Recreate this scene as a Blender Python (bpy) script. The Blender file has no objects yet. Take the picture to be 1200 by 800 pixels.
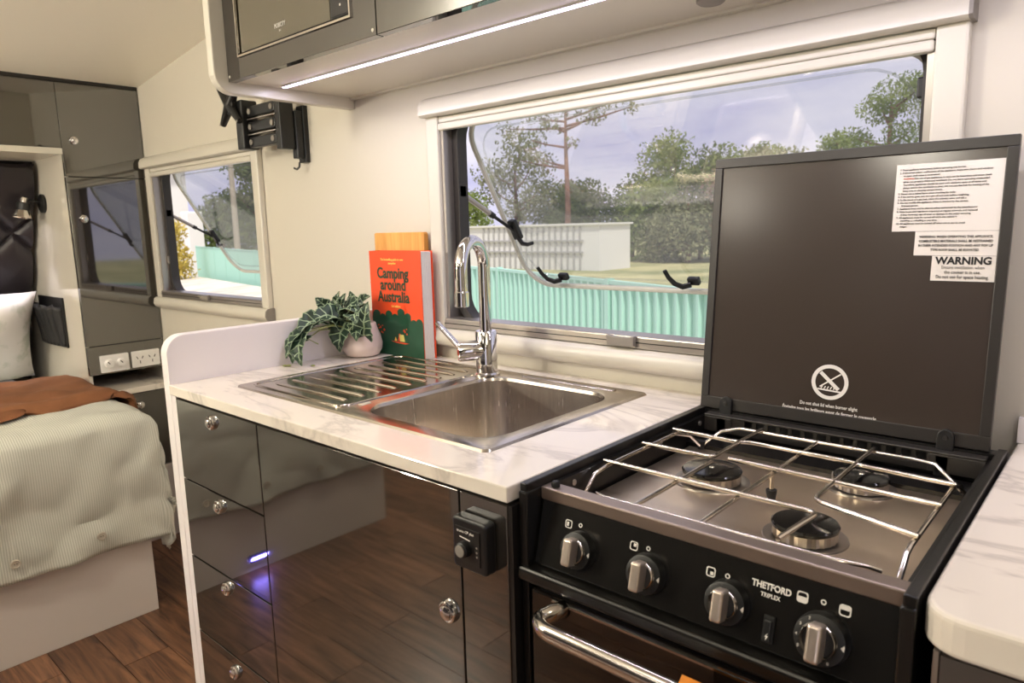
import bpy, bmesh, math, random
from mathutils import Matrix, Vector, noise
random.seed(7)
PI = math.pi
S = bpy.context.scene
COL = S.collection

# ------------------------------------------------------------------ camera
R = Matrix(((0.74568, -0.08788, 0.66049), (0.66580, 0.13610, -0.73358), (-0.02543, 0.98679, 0.16001)))
cam_data = bpy.data.cameras.new('camera')
cam_data.sensor_width = 36.0
cam_data.lens = 24.8916
cam_data.clip_start = 0.02
cam_data.clip_end = 500
cam_data.dof.use_dof = True
cam_data.dof.focus_distance = 1.25
cam_data.dof.aperture_fstop = 10.0
cam = bpy.data.objects.new('camera', cam_data)
COL.objects.link(cam)
cam.matrix_world = Matrix.Translation((0, 0, 1.21)) @ R.to_4x4()
S.camera = cam
S.view_settings.view_transform = 'Standard'
S.view_settings.look = 'None'
S.view_settings.gamma = 1.0
S.view_settings.use_curve_mapping = False
S.view_settings.exposure = 0.28

def lin(c):
    return tuple((v / 255 / 12.92) if v <= 10 else ((v / 255 + 0.055) / 1.055) ** 2.4 for v in c)

# ------------------------------------------------------------------ world: pale lilac sky with thin cloud
w = bpy.data.worlds.new('sky'); S.world = w; w.use_nodes = True
nt = w.node_tree; nt.nodes.clear()
def N(t, typ, **kw):
    n = t.nodes.new(typ)
    for k, v in kw.items():
        setattr(n, k, v)
    return n
tc = N(nt, 'ShaderNodeTexCoord'); mp = N(nt, 'ShaderNodeMapping'); mp.inputs['Scale'].default_value = (1.2, 1.2, 5.0)
nz = N(nt, 'ShaderNodeTexNoise'); nz.inputs['Scale'].default_value = 2.2; nz.inputs['Detail'].default_value = 6; nz.inputs['Roughness'].default_value = 0.55
cr = N(nt, 'ShaderNodeValToRGB')
cr.color_ramp.elements[0].position = 0.36; cr.color_ramp.elements[0].color = (*lin((184, 182, 214)), 1)
cr.color_ramp.elements[1].position = 0.66; cr.color_ramp.elements[1].color = (*lin((232, 227, 236)), 1)
bg = N(nt, 'ShaderNodeBackground'); bg.inputs['Strength'].default_value = 1.1
wo = N(nt, 'ShaderNodeOutputWorld')
nt.links.new(tc.outputs['Generated'], mp.inputs['Vector']); nt.links.new(mp.outputs['Vector'], nz.inputs['Vector'])
nt.links.new(nz.outputs['Fac'], cr.inputs['Fac']); nt.links.new(cr.outputs['Color'], bg.inputs['Color'])
nt.links.new(bg.outputs['Background'], wo.inputs['Surface'])

# ------------------------------------------------------------------ sun (hazy, high, on the far side of the van roof)
sd = bpy.data.lights.new('sun', 'SUN'); sd.energy = 3.2; sd.angle = math.radians(6); sd.color = (1, 0.95, 0.86)
sun = bpy.data.objects.new('sun', sd); COL.objects.link(sun)
sun.rotation_euler = Vector((-0.36, 0.30, -0.87)).to_track_quat('-Z', 'Y').to_euler()

# ------------------------------------------------------------------ ceiling lamps: light sources (fixtures are built below)
LAMPS = [(-0.60, -0.40, 1.934, 8.0), (0.75, -0.40, 1.934, 7.0), (-1.62, -0.35, 1.932, 22.0)]
for lx, ly, lz, e in LAMPS:
    ld = bpy.data.lights.new('ceiling_lamp_light', 'POINT'); ld.energy = e; ld.color = (1.0, 0.925, 0.78); ld.shadow_soft_size = 0.09
    lo = bpy.data.objects.new('ceiling_lamp_light', ld); COL.objects.link(lo); lo.location = (lx, ly, lz - 0.17)

# added fill lamp, out of view, brightening the bedroom ceiling (fixture built below)
FILL_LAMP = (-2.52, -1.00, 1.36)
ld = bpy.data.lights.new('fill_light', 'POINT'); ld.energy = 36.0; ld.color = (1.0, 0.925, 0.78); ld.shadow_soft_size = 0.05
lo = bpy.data.objects.new('fill_light', ld); COL.objects.link(lo); lo.location = FILL_LAMP

# ================================================================== materials
MATS = {}
def pm(name, rgb, rough=0.5, metal=0.0, spec=0.5, coat=0.0, ior=1.5, bump=None, vary=None, emit=None, estr=1.0, aniso=0.0):
    m = bpy.data.materials.new(name); m.use_nodes = True; t = m.node_tree
    b = t.nodes['Principled BSDF']
    c = (*lin(rgb), 1)
    b.inputs['Base Color'].default_value = c
    b.inputs['Roughness'].default_value = rough
    b.inputs['Metallic'].default_value = metal
    b.inputs['Specular IOR Level'].default_value = spec
    b.inputs['IOR'].default_value = ior
    b.inputs['Coat Weight'].default_value = coat
    b.inputs['Coat Roughness'].default_value = 0.03
    if aniso: b.inputs['Anisotropic'].default_value = aniso
    if emit:
        b.inputs['Emission Color'].default_value = (*lin(emit), 1); b.inputs['Emission Strength'].default_value = estr
    if bump or vary:
        co = N(t, 'ShaderNodeTexCoord')
    if bump:
        sc, st = bump
        n = N(t, 'ShaderNodeTexNoise'); n.inputs['Scale'].default_value = sc; n.inputs['Detail'].default_value = 3
        bp = N(t, 'ShaderNodeBump'); bp.inputs['Strength'].default_value = st; bp.inputs['Distance'].default_value = 0.002
        t.links.new(co.outputs['Object'], n.inputs['Vector']); t.links.new(n.outputs['Fac'], bp.inputs['Height'])
        t.links.new(bp.outputs['Normal'], b.inputs['Normal'])
    if vary:
        sc, rgb2, lo, hi = vary
        n = N(t, 'ShaderNodeTexNoise'); n.inputs['Scale'].default_value = sc; n.inputs['Detail'].default_value = 5
        r = N(t, 'ShaderNodeValToRGB'); r.color_ramp.elements[0].position = lo; r.color_ramp.elements[1].position = hi
        r.color_ramp.elements[0].color = c; r.color_ramp.elements[1].color = (*lin(rgb2), 1)
        t.links.new(co.outputs['Object'], n.inputs['Vector']); t.links.new(n.outputs['Fac'], r.inputs['Fac'])
        t.links.new(r.outputs['Color'], b.inputs['Base Color'])
    MATS[name] = m
    return m

pm('wall', (210, 204, 190), 0.55, bump=(60, 0.05))
pm('ceiling', (248, 243, 230), 0.35)
pm('cream_plastic', (212, 207, 194), 0.3)
pm('cream_gloss', (226, 220, 206), 0.08, coat=0.4)
pm('white_panel', (238, 232, 232), 0.4)
pm('white_board', (214, 206, 200), 0.5)
pm('white_plastic', (238, 236, 232), 0.3)
pm('dark_gloss', (44, 40, 36), 0.035, ior=2.45, spec=0.5)
pm('dark_edge', (26, 24, 23), 0.35)
pm('black_enamel', (18, 17, 16), 0.28, bump=(140, 0.03))
pm('black_satin', (20, 20, 20), 0.42)
pm('black_plastic', (16, 16, 17), 0.38)
pm('black_rubber', (12, 12, 12), 0.6)
pm('seal_rubber', (46, 42, 40), 0.42)
pm('lid_glass', (60, 52, 46), 0.19, ior=1.65, coat=0.0)
pm('lid_frame', (44, 41, 38), 0.35)
pm('fascia', (22, 21, 19), 0.2, ior=1.6)
pm('fascia_strip', (150, 136, 126), 0.36, 0.8)
pm('grey_cap', (136, 130, 122), 0.45)
pm('aluminium', (176, 170, 164), 0.32, 0.85)
pm('chrome', (226, 224, 224), 0.05, 1.0)
pm('chrome_soft', (214, 208, 202), 0.16, 1.0)
pm('knob_chrome', (230, 216, 202), 0.34, 0.9)
pm('wire', (216, 208, 198), 0.14, 1.0)
pm('burner_cap', (10, 10, 11), 0.12)
pm('burner_ring', (176, 168, 158), 0.28, 0.9)
pm('white_print', (232, 228, 222), 0.6)
pm('black_print', (30, 28, 27), 0.7)
pm('grey_print', (120, 116, 112), 0.7)
pm('red_print', (206, 92, 66), 0.7)
pm('paper', (226, 220, 210), 0.6)
pm('book_orange', (232, 78, 34), 0.4)
pm('book_green', (24, 74, 50), 0.45)
pm('book_title', (26, 62, 40), 0.5)
pm('book_yellow', (240, 196, 92), 0.5)
pm('tent_yellow', (226, 214, 120), 0.5)
pm('page', (228, 222, 216), 0.75)
pm('pot', (226, 208, 200), 0.55, bump=(90, 0.06))
pm('soil', (46, 36, 28), 0.9)
pm('stalk', (150, 158, 96), 0.5)
pm('sage_sheet', (206, 210, 202), 0.9)
pm('mattress', (214, 216, 204), 0.9)
pm('rust_cloth', (136, 88, 54), 0.9, bump=(900, 0.25), vary=(9, (116, 72, 42), 0.35, 0.7))
pm('button', (182, 172, 156), 0.35)
pm('black_leather', (42, 37, 41), 0.40, bump=(220, 0.10))
pm('mesh_cloth', (26, 25, 26), 0.55)
pm('led', (255, 255, 255), 0.5, emit=(226, 206, 255), estr=7.0)
pm('lamp_glow', (255, 250, 240), 0.5, emit=(255, 236, 205), estr=2.5)
pm('blue_led', (40, 30, 200), 0.4, emit=(70, 50, 255), estr=5.0)
pm('read_led', (255, 255, 255), 0.5, emit=(250, 238, 255), estr=12.0)
pm('mustard_cloth', (208, 128, 38), 0.9, bump=(700, 0.3))
pm('mw_glass', (92, 87, 72), 0.06, ior=2.1)
pm('oven_glass', (18, 15, 13), 0.04, ior=1.8)
pm('fence', (172, 214, 198), 0.55)
pm('shed_white', (232, 230, 226), 0.6)
pm('shed_grey', (176, 174, 172), 0.6)
pm('roof_brown', (126, 92, 78), 0.7)
pm('house_glass', (70, 78, 84), 0.1)
pm('concrete', (222, 212, 196), 0.85, vary=(1.2, (196, 184, 168), 0.4, 0.65))
pm('grass', (128, 132, 84), 0.95, vary=(0.35, (184, 176, 128), 0.38, 0.62))
pm('bark', (150, 112, 92), 0.85, vary=(1.4, (112, 84, 70), 0.4, 0.6))
pm('pole_wood', (176, 166, 150), 0.8)

def wood(name, c1, c2, axis_scale, obj_random=True, rough=0.35):
    m = bpy.data.materials.new(name); m.use_nodes = True; t = m.node_tree; b = t.nodes['Principled BSDF']
    co = N(t, 'ShaderNodeTexCoord'); ma = N(t, 'ShaderNodeMapping'); ma.inputs['Scale'].default_value = axis_scale
    oi = N(t, 'ShaderNodeObjectInfo')
    ad = N(t, 'ShaderNodeVectorMath', operation='ADD'); mu = N(t, 'ShaderNodeVectorMath', operation='SCALE')
    cx = N(t, 'ShaderNodeCombineXYZ'); mu.inputs['Scale'].default_value = 37.0
    for i in range(3): t.links.new(oi.outputs['Random'], cx.inputs[i])
    t.links.new(cx.outputs[0], mu.inputs[0]); t.links.new(co.outputs['Object'], ad.inputs[0]); t.links.new(mu.outputs[0], ad.inputs[1])
    t.links.new(ad.outputs[0], ma.inputs['Vector'])
    n = N(t, 'ShaderNodeTexNoise'); n.inputs['Scale'].default_value = 1.0; n.inputs['Detail'].default_value = 8; n.inputs['Roughness'].default_value = 0.6; n.inputs['Distortion'].default_value = 1.3
    r = N(t, 'ShaderNodeValToRGB'); r.color_ramp.elements[0].position = 0.32; r.color_ramp.elements[1].position = 0.68
    r.color_ramp.elements[0].color = (*lin(c1), 1); r.color_ramp.elements[1].color = (*lin(c2), 1)
    hs = N(t, 'ShaderNodeHueSaturation'); mr = N(t, 'ShaderNodeMapRange')
    mr.inputs['To Min'].default_value = 0.72; mr.inputs['To Max'].default_value = 1.25
    t.links.new(oi.outputs['Random'], mr.inputs['Value']); t.links.new(mr.outputs['Result'], hs.inputs['Value'])
    t.links.new(ma.outputs[0], n.inputs['Vector']); t.links.new(n.outputs['Fac'], r.inputs['Fac'])
    t.links.new(r.outputs['Color'], hs.inputs['Color'])
    t.links.new(hs.outputs['Color'] if obj_random else r.outputs['Color'], b.inputs['Base Color'])
    b.inputs['Roughness'].default_value = rough
    bp = N(t, 'ShaderNodeBump'); bp.inputs['Strength'].default_value = 0.15; bp.inputs['Distance'].default_value = 0.002
    t.links.new(n.outputs['Fac'], bp.inputs['Height']); t.links.new(bp.outputs['Normal'], b.inputs['Normal'])
    MATS[name] = m
wood('plank', (58, 35, 25), (146, 104, 76), (3.0, 34.0, 10.0))
wood('board_wood', (204, 142, 66), (228, 174, 96), (60.0, 8.0, 3.0), False, 0.5)

def marble(name):
    m = bpy.data.materials.new(name); m.use_nodes = True; t = m.node_tree; b = t.nodes['Principled BSDF']
    co = N(t, 'ShaderNodeTexCoord'); mp_ = N(t, 'ShaderNodeMapping'); mp_.inputs['Rotation'].default_value = (0, 0, 0.6); mp_.inputs['Scale'].default_value = (1.0, 2.4, 1.0)
    n = N(t, 'ShaderNodeTexNoise'); n.inputs['Scale'].default_value = 2.1; n.inputs['Detail'].default_value = 7; n.inputs['Distortion'].default_value = 0.8; n.inputs['Roughness'].default_value = 0.58
    ab = N(t, 'ShaderNodeMath', operation='SUBTRACT'); ab.inputs[1].default_value = 0.5
    a2 = N(t, 'ShaderNodeMath', operation='ABSOLUTE')
    r = N(t, 'ShaderNodeValToRGB'); e = r.color_ramp.elements
    e[0].position = 0.0; e[0].color = (*lin((204, 196, 186)), 1); e[1].position = 0.040; e[1].color = (*lin((232, 224, 212)), 1)
    k = r.color_ramp.elements.new(0.018); k.color = (*lin((223, 214, 203)), 1)
    t.links.new(co.outputs['Object'], mp_.inputs['Vector']); t.links.new(mp_.outputs[0], n.inputs['Vector'])
    t.links.new(n.outputs['Fac'], ab.inputs[0]); t.links.new(ab.outputs[0], a2.inputs[0]); t.links.new(a2.outputs[0], r.inputs['Fac'])
    t.links.new(r.outputs['Color'], b.inputs['Base Color']); b.inputs['Roughness'].default_value = 0.09
    b.inputs['IOR'].default_value = 1.6
    MATS[name] = m
marble('marble')

def steel(name, rgb, rough, scale):
    m = bpy.data.materials.new(name); m.use_nodes = True; t = m.node_tree; b = t.nodes['Principled BSDF']
    b.inputs['Base Color'].default_value = (*lin(rgb), 1); b.inputs['Metallic'].default_value = 1.0
    co = N(t, 'ShaderNodeTexCoord'); ma = N(t, 'ShaderNodeMapping'); ma.inputs['Scale'].default_value = scale
    n = N(t, 'ShaderNodeTexNoise'); n.inputs['Scale'].default_value = 1; n.inputs['Detail'].default_value = 2
    mr = N(t, 'ShaderNodeMapRange'); mr.inputs['To Min'].default_value = rough * 0.75; mr.inputs['To Max'].default_value = rough * 1.3
    t.links.new(co.outputs['Object'], ma.inputs['Vector']); t.links.new(ma.outputs[0], n.inputs['Vector']); t.links.new(n.outputs['Fac'], mr.inputs['Value'])
    t.links.new(mr.outputs['Result'], b.inputs['Roughness'])
    MATS[name] = m
steel('steel', (196, 188, 178), 0.2, (4, 300, 300))
steel('bowl_steel', (200, 192, 184), 0.24, (300, 300, 6))
steel('hob_steel', (222, 206, 184), 0.33, (6, 400, 400))
steel('drain_steel', (190, 182, 172), 0.13, (4, 300, 300))

def striped(name, c1, c2, freq, axis):
    m = bpy.data.materials.new(name); m.use_nodes = True; t = m.node_tree; b = t.nodes['Principled BSDF']
    uv = N(t, 'ShaderNodeUVMap'); sp = N(t, 'ShaderNodeSeparateXYZ'); mu = N(t, 'ShaderNodeMath', operation='MULTIPLY'); mu.inputs[1].default_value = freq
    si = N(t, 'ShaderNodeMath', operation='SINE'); mr = N(t, 'ShaderNodeMapRange'); mr.inputs['From Min'].default_value = -0.5; mr.inputs['From Max'].default_value = 0.5
    mx = N(t, 'ShaderNodeMix', data_type='RGBA'); mx.inputs['A'].default_value = (*lin(c1), 1); mx.inputs['B'].default_value = (*lin(c2), 1)
    t.links.new(uv.outputs[0], sp.inputs[0]); t.links.new(sp.outputs[axis], mu.inputs[0]); t.links.new(mu.outputs[0], si.inputs[0])
    t.links.new(si.outputs[0], mr.inputs['Value']); t.links.new(mr.outputs['Result'], mx.inputs['Factor']); t.links.new(mx.outputs['Result'], b.inputs['Base Color'])
    b.inputs['Roughness'].default_value = 0.9
    bp = N(t, 'ShaderNodeBump'); bp.inputs['Strength'].default_value = 0.25; bp.inputs['Distance'].default_value = 0.001
    t.links.new(si.outputs[0], bp.inputs['Height']); t.links.new(bp.outputs['Normal'], b.inputs['Normal'])
    MATS[name] = m
striped('duvet', (180, 180, 168), (206, 206, 196), 2 * PI / 0.0062, 1)

def leafprint(name):
    m = pm(name, (236, 233, 230), 0.9, vary=(14, (210, 212, 204), 0.52, 0.62))
leafprint('pillow_cloth')

def pane_mat():
    m = bpy.data.materials.new('acrylic'); m.use_nodes = True; t = m.node_tree; t.nodes.clear()
    lw = N(t, 'ShaderNodeLayerWeight'); lw.inputs['Blend'].default_value = 0.5
    pw = N(t, 'ShaderNodeMath', operation='POWER'); pw.inputs[1].default_value = 5.0
    ma = N(t, 'ShaderNodeMath', operation='MULTIPLY_ADD'); ma.inputs[1].default_value = 0.88; ma.inputs[2].default_value = 0.115
    tr = N(t, 'ShaderNodeBsdfTransparent'); tr.inputs['Color'].default_value = (0.97, 0.98, 0.97, 1)
    tl = N(t, 'ShaderNodeBsdfTranslucent'); tl.inputs['Color'].default_value = (0.9, 0.9, 0.88, 1)
    gl = N(t, 'ShaderNodeBsdfGlossy'); gl.inputs['Roughness'].default_value = 0.01
    m1 = N(t, 'ShaderNodeMixShader'); m1.inputs['Fac'].default_value = 0.05
    m2 = N(t, 'ShaderNodeMixShader'); o = N(t, 'ShaderNodeOutputMaterial')
    t.links.new(lw.outputs['Facing'], pw.inputs[0]); t.links.new(pw.outputs[0], ma.inputs[0]); t.links.new(ma.outputs[0], m2.inputs['Fac'])
    t.links.new(tr.outputs[0], m1.inputs[1]); t.links.new(tl.outputs[0], m1.inputs[2])
    t.links.new(m1.outputs[0], m2.inputs[1]); t.links.new(gl.outputs[0], m2.inputs[2]); t.links.new(m2.outputs[0], o.inputs['Surface'])
    MATS['acrylic'] = m
pane_mat()
pm('acrylic_rim', (206, 204, 190), 0.25)

def foliage_mat(name, c1, c2):
    m = bpy.data.materials.new(name); m.use_nodes = True; t = m.node_tree; t.nodes.clear()
    co = N(t, 'ShaderNodeTexCoord'); n = N(t, 'ShaderNodeTexNoise'); n.inputs['Scale'].default_value = 1.3; n.inputs['Detail'].default_value = 4
    r = N(t, 'ShaderNodeValToRGB'); r.color_ramp.elements[0].position = 0.35; r.color_ramp.elements[1].position = 0.65
    r.color_ramp.elements[0].color = (*lin(c1), 1); r.color_ramp.elements[1].color = (*lin(c2), 1)
    d = N(t, 'ShaderNodeBsdfDiffuse'); tl = N(t, 'ShaderNodeBsdfTranslucent'); mx = N(t, 'ShaderNodeMixShader'); mx.inputs['Fac'].default_value = 0.35
    o = N(t, 'ShaderNodeOutputMaterial')
    t.links.new(co.outputs['Object'], n.inputs['Vector']); t.links.new(n.outputs['Fac'], r.inputs['Fac'])
    t.links.new(r.outputs['Color'], d.inputs['Color']); t.links.new(r.outputs['Color'], tl.inputs['Color'])
    t.links.new(d.outputs[0], mx.inputs[1]); t.links.new(tl.outputs[0], mx.inputs[2]); t.links.new(mx.outputs[0], o.inputs['Surface'])
    MATS[name] = m
foliage_mat('fol_dark', (82, 96, 58), (122, 134, 82))
foliage_mat('fol_mid', (112, 130, 72), (158, 168, 104))
foliage_mat('fol_grey', (120, 124, 92), (160, 160, 124))
foliage_mat('fol_brown', (130, 112, 88), (164, 146, 112))
foliage_mat('fol_yellow', (196, 172, 84), (220, 204, 120))

def veined(name):
    m = bpy.data.materials.new(name); m.use_nodes = True; t = m.node_tree; b = t.nodes['Principled BSDF']
    uv = N(t, 'ShaderNodeUVMap'); sp = N(t, 'ShaderNodeSeparateXYZ'); t.links.new(uv.outputs[0], sp.inputs[0])
    ab = N(t, 'ShaderNodeMath', operation='ABSOLUTE'); t.links.new(sp.outputs[0], ab.inputs[0])
    mid = N(t, 'ShaderNodeMath', operation='LESS_THAN'); mid.inputs[1].default_value = 0.085; t.links.new(ab.outputs[0], mid.inputs[0])
    ed = N(t, 'ShaderNodeMath', operation='GREATER_THAN'); ed.inputs[1].default_value = 0.93; t.links.new(ab.outputs[0], ed.inputs[0])
    s1 = N(t, 'ShaderNodeMath', operation='MULTIPLY'); s1.inputs[1].default_value = 5.0; t.links.new(sp.outputs[1], s1.inputs[0])
    s2 = N(t, 'ShaderNodeMath', operation='MULTIPLY'); s2.inputs[1].default_value = 0.95; t.links.new(ab.outputs[0], s2.inputs[0])
    s3 = N(t, 'ShaderNodeMath', operation='SUBTRACT'); t.links.new(s1.outputs[0], s3.inputs[0]); t.links.new(s2.outputs[0], s3.inputs[1])
    fr = N(t, 'ShaderNodeMath', operation='FRACT'); t.links.new(s3.outputs[0], fr.inputs[0])
    th = N(t, 'ShaderNodeMath', operation='LESS_THAN'); th.inputs[1].default_value = 0.14; t.links.new(fr.outputs[0], th.inputs[0])
    a = N(t, 'ShaderNodeMath', operation='MAXIMUM'); t.links.new(mid.outputs[0], a.inputs[0]); t.links.new(ed.outputs[0], a.inputs[1])
    a2 = N(t, 'ShaderNodeMath', operation='MAXIMUM'); t.links.new(a.outputs[0], a2.inputs[0]); t.links.new(th.outputs[0], a2.inputs[1])
    mx = N(t, 'ShaderNodeMix', data_type='RGBA'); mx.inputs['A'].default_value = (*lin((30, 54, 38)), 1); mx.inputs['B'].default_value = (*lin((146, 166, 132)), 1)
    t.links.new(a2.outputs[0], mx.inputs['Factor']); t.links.new(mx.outputs['Result'], b.inputs['Base Color'])
    b.inputs['Roughness'].default_value = 0.45
    MATS[name] = m
veined('leaf')

# ================================================================== mesh builder
class MB:
    def __init__(s, M=None):
        s.v = []; s.f = []; s.uv = None; s.M = M
    def add(s, vs, fs):
        o = len(s.v)
        s.v += [Vector(p) for p in vs]
        s.f += [tuple(i + o for i in f) for f in fs]
        return s
    def box(s, x0, x1, y0, y1, z0, z1):
        return s.add([(x0, y0, z0), (x1, y0, z0), (x1, y1, z0), (x0, y1, z0), (x0, y0, z1), (x1, y0, z1), (x1, y1, z1), (x0, y1, z1)],
                     [(0, 3, 2, 1), (4, 5, 6, 7), (0, 1, 5, 4), (1, 2, 6, 5), (2, 3, 7, 6), (3, 0, 4, 7)])
    def prism(s, poly, axis, a, b):
        # polygon in the two other axes (cyclic order) extruded along axis from a to b
        def P(p, t):
            if axis == 0: return (t, p[0], p[1])
            if axis == 1: return (p[0], t, p[1])
            return (p[0], p[1], t)
        n = len(poly)
        return s.add([P(p, a) for p in poly] + [P(p, b) for p in poly],
                     [tuple(range(n))[::-1], tuple(range(n, 2 * n))] + [(i, (i + 1) % n, (i + 1) % n + n, i + n) for i in range(n)])
    def tube(s, pts, r, n=8, closed=False, flat=None):
        pts = [Vector(p) for p in pts]; m = len(pts); rings = []; up = None
        for i, p in enumerate(pts):
            if closed: d = pts[(i + 1) % m] - pts[i - 1]
            else: d = pts[min(i + 1, m - 1)] - pts[max(i - 1, 0)]
            d.normalize()
            if up is None:
                up = Vector((0, 0, 1)) if abs(d.z) < 0.9 else Vector((0, 1, 0))
            a = d.cross(up); 
            if a.length < 1e-5: a = d.cross(Vector((1, 0, 0)))
            a.normalize(); up = a.cross(d); up.normalize()
            rr = r[i] if isinstance(r, (list, tuple)) else r
            sx, sy = (flat if flat else (1, 1))
            rings.append([p + a * math.cos(2 * PI * k / n) * rr * sx + up * math.sin(2 * PI * k / n) * rr * sy for k in range(n)])
        vs = [q for rg in rings for q in rg]; fs = []
        for i in range(m if closed else m - 1):
            j = (i + 1) % m
            for k in range(n):
                fs.append((i * n + k, i * n + (k + 1) % n, j * n + (k + 1) % n, j * n + k))
        if not closed:
            fs += [tuple(range(n))[::-1], tuple(range((m - 1) * n, m * n))]
        return s.add(vs, fs)
    def lathe(s, prof, c, d=(0, 0, 1), n=24):
        # prof: list of (radius, height along d)
        d = Vector(d).normalized(); c = Vector(c)
        a = d.orthogonal().normalized(); b = d.cross(a)
        vs = []; fs = []
        for r, h in prof:
            for k in range(n):
                t = 2 * PI * k / n
                vs.append(c + d * h + (a * math.cos(t) + b * math.sin(t)) * max(r, 1e-5))
        m = len(prof)
        for i in range(m - 1):
            for k in range(n):
                fs.append((i * n + k, i * n + (k + 1) % n, (i + 1) * n + (k + 1) % n, (i + 1) * n + k))
        fs += [tuple(range(n))[::-1], tuple(range((m - 1) * n, m * n))]
        return s.add(vs, fs)
    def build(s, name, mat, parent=None, smooth=False, bevel=0.0, seg=2, uvs=None, fix=True):
        vs = [s.M @ v for v in s.v] if s.M else s.v
        lo = Vector((min(v.x for v in vs), min(v.y for v in vs), min(v.z for v in vs)))
        hi = Vector((max(v.x for v in vs), max(v.y for v in vs), max(v.z for v in vs)))
        org = Vector(((lo.x + hi.x) / 2, (lo.y + hi.y) / 2, lo.z))
        me = bpy.data.meshes.new(name)
        me.from_pydata([v - org for v in vs], [], s.f); me.validate()
        if uvs:
            ul = me.uv_layers.new(name='UVMap')
            for lp in me.loops: ul.data[lp.index].uv = uvs[lp.vertex_index]
        if fix:
            bm = bmesh.new(); bm.from_mesh(me)
            if not uvs: bmesh.ops.remove_doubles(bm, verts=bm.verts, dist=1e-6)
            bmesh.ops.recalc_face_normals(bm, faces=bm.faces); bm.to_mesh(me); bm.free()
        me.materials.append(MATS[mat])
        o = bpy.data.objects.new(name, me); COL.objects.link(o)
        place(o, org, parent)
        if smooth:
            for p in me.polygons: p.use_smooth = True
            try: me.set_sharp_from_angle(angle=math.radians(40))
            except Exception: pass
        if bevel:
            b = o.modifiers.new('bevel', 'BEVEL'); b.width = bevel; b.segments = seg; b.limit_method = 'ANGLE'; b.angle_limit = math.radians(50)
            if hasattr(b, 'harden_normals'): b.harden_normals = False
        return o

WLOC = {}
def place(o, org, parent):
    WLOC[o] = Vector(org)
    if parent:
        o.parent = parent; o.location = Vector(org) - WLOC[parent]
    else: o.location = org
def tag(o, label=None, cat=None, group=None, kind=None):
    if label: o['label'] = label
    if cat: o['category'] = cat
    if group: o['group'] = group
    if kind: o['kind'] = kind
    return o
def thing(name, loc, label=None, cat=None, group=None, kind=None):
    o = bpy.data.objects.new(name, None); COL.objects.link(o); o.empty_display_size = 0.05
    WLOC[o] = Vector(loc); o.location = loc
    return tag(o, label, cat, group, kind)
def bx(name, mat, x0, x1, y0, y1, z0, z1, parent=None, bevel=0.0, seg=2):
    return MB().box(x0, x1, y0, y1, z0, z1).build(name, mat, parent, bevel=bevel, seg=seg, smooth=False)
def text(body, size, M, mat, parent, name='lettering', align='CENTER', sx=1.0, depth=0.0, bold=0.0):
    cu = bpy.data.curves.new(name, 'FONT'); cu.body = body; cu.size = size; cu.align_x = align; cu.align_y = 'CENTER'
    cu.extrude = 0.0002; cu.offset = bold; cu.resolution_u = 3
    tmp = bpy.data.objects.new('tmp', cu); COL.objects.link(tmp)
    dg = bpy.context.evaluated_depsgraph_get(); dg.update()
    me = bpy.data.meshes.new_from_object(tmp.evaluated_get(dg))
    bpy.data.objects.remove(tmp)
    M = M @ Matrix.Diagonal((sx, 1, 1, 1))
    org = M.translation.copy()
    me.transform(Matrix.Translation(-org) @ M)
    me.materials.clear(); me.materials.append(MATS[mat])
    o = bpy.data.objects.new(name, me); COL.objects.link(o); place(o, org, parent)
    return o
def frame(O, ux, uy):
    ux = Vector(ux).normalized(); uy = Vector(uy).normalized(); uz = ux.cross(uy)
    M = Matrix((ux, uy, uz)).transposed().to_4x4(); M.translation = Vector(O); return M
T = Matrix.Translation
def rrect(x0, x1, y0, y1, r, n=6):
    out = []
    for cx, cy, a0 in ((x1 - r, y1 - r, 0), (x0 + r, y1 - r, PI / 2), (x0 + r, y0 + r, PI), (x1 - r, y0 + r, 3 * PI / 2)):
        for k in range(n + 1):
            a = a0 + PI / 2 * k / n; out.append((cx + r * math.cos(a), cy + r * math.sin(a)))
    return out
def ring_prism(mb, outer, inner, a, b, P):
    # closed band between two loops of the same count; P(p, t) places a 2D point at depth t
    n = len(outer)
    mb.add([P(p, a) for p in outer] + [P(p, a) for p in inner] + [P(p, b) for p in outer] + [P(p, b) for p in inner],
           [(i, (i + 1) % n, (i + 1) % n + n, i + n) for i in range(n)] + [(i + 2 * n, i + 3 * n, (i + 1) % n + 3 * n, (i + 1) % n + 2 * n) for i in range(n)] +
           [(i, i + 2 * n, (i + 1) % n + 2 * n, (i + 1) % n) for i in range(n)] + [(i + n, (i + 1) % n + n, (i + 1) % n + 3 * n, i + 3 * n) for i in range(n)])
    return mb
def xz(p, t): return (p[0], t, p[1])
def arc(c, r, a0, a1, n, plane='xz'):
    out = []
    for k in range(n + 1):
        a = a0 + (a1 - a0) * k / n
        if plane == 'xz': out.append((c[0] + r * math.cos(a), c[1], c[2] + r * math.sin(a)))
        elif plane == 'yz': out.append((c[0], c[1] + r * math.cos(a), c[2] + r * math.sin(a)))
        else: out.append((c[0] + r * math.cos(a), c[1] + r * math.sin(a), c[2]))
    return out
def copy_tree(o, dloc, parent=None):
    c = o.copy(); COL.objects.link(c)
    if parent: c.parent = parent
    else:
        c.location = o.location + Vector(dloc)
    WLOC[c] = WLOC[o] + Vector(dloc)
    for ch in list(o.children): copy_tree(ch, dloc, c)
    return c

# ================================================================== the setting
WY = 1.165           # inner face of the kitchen wall
YO = -1.13           # opposite wall
ZC = 1.934           # flat ceiling
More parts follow.
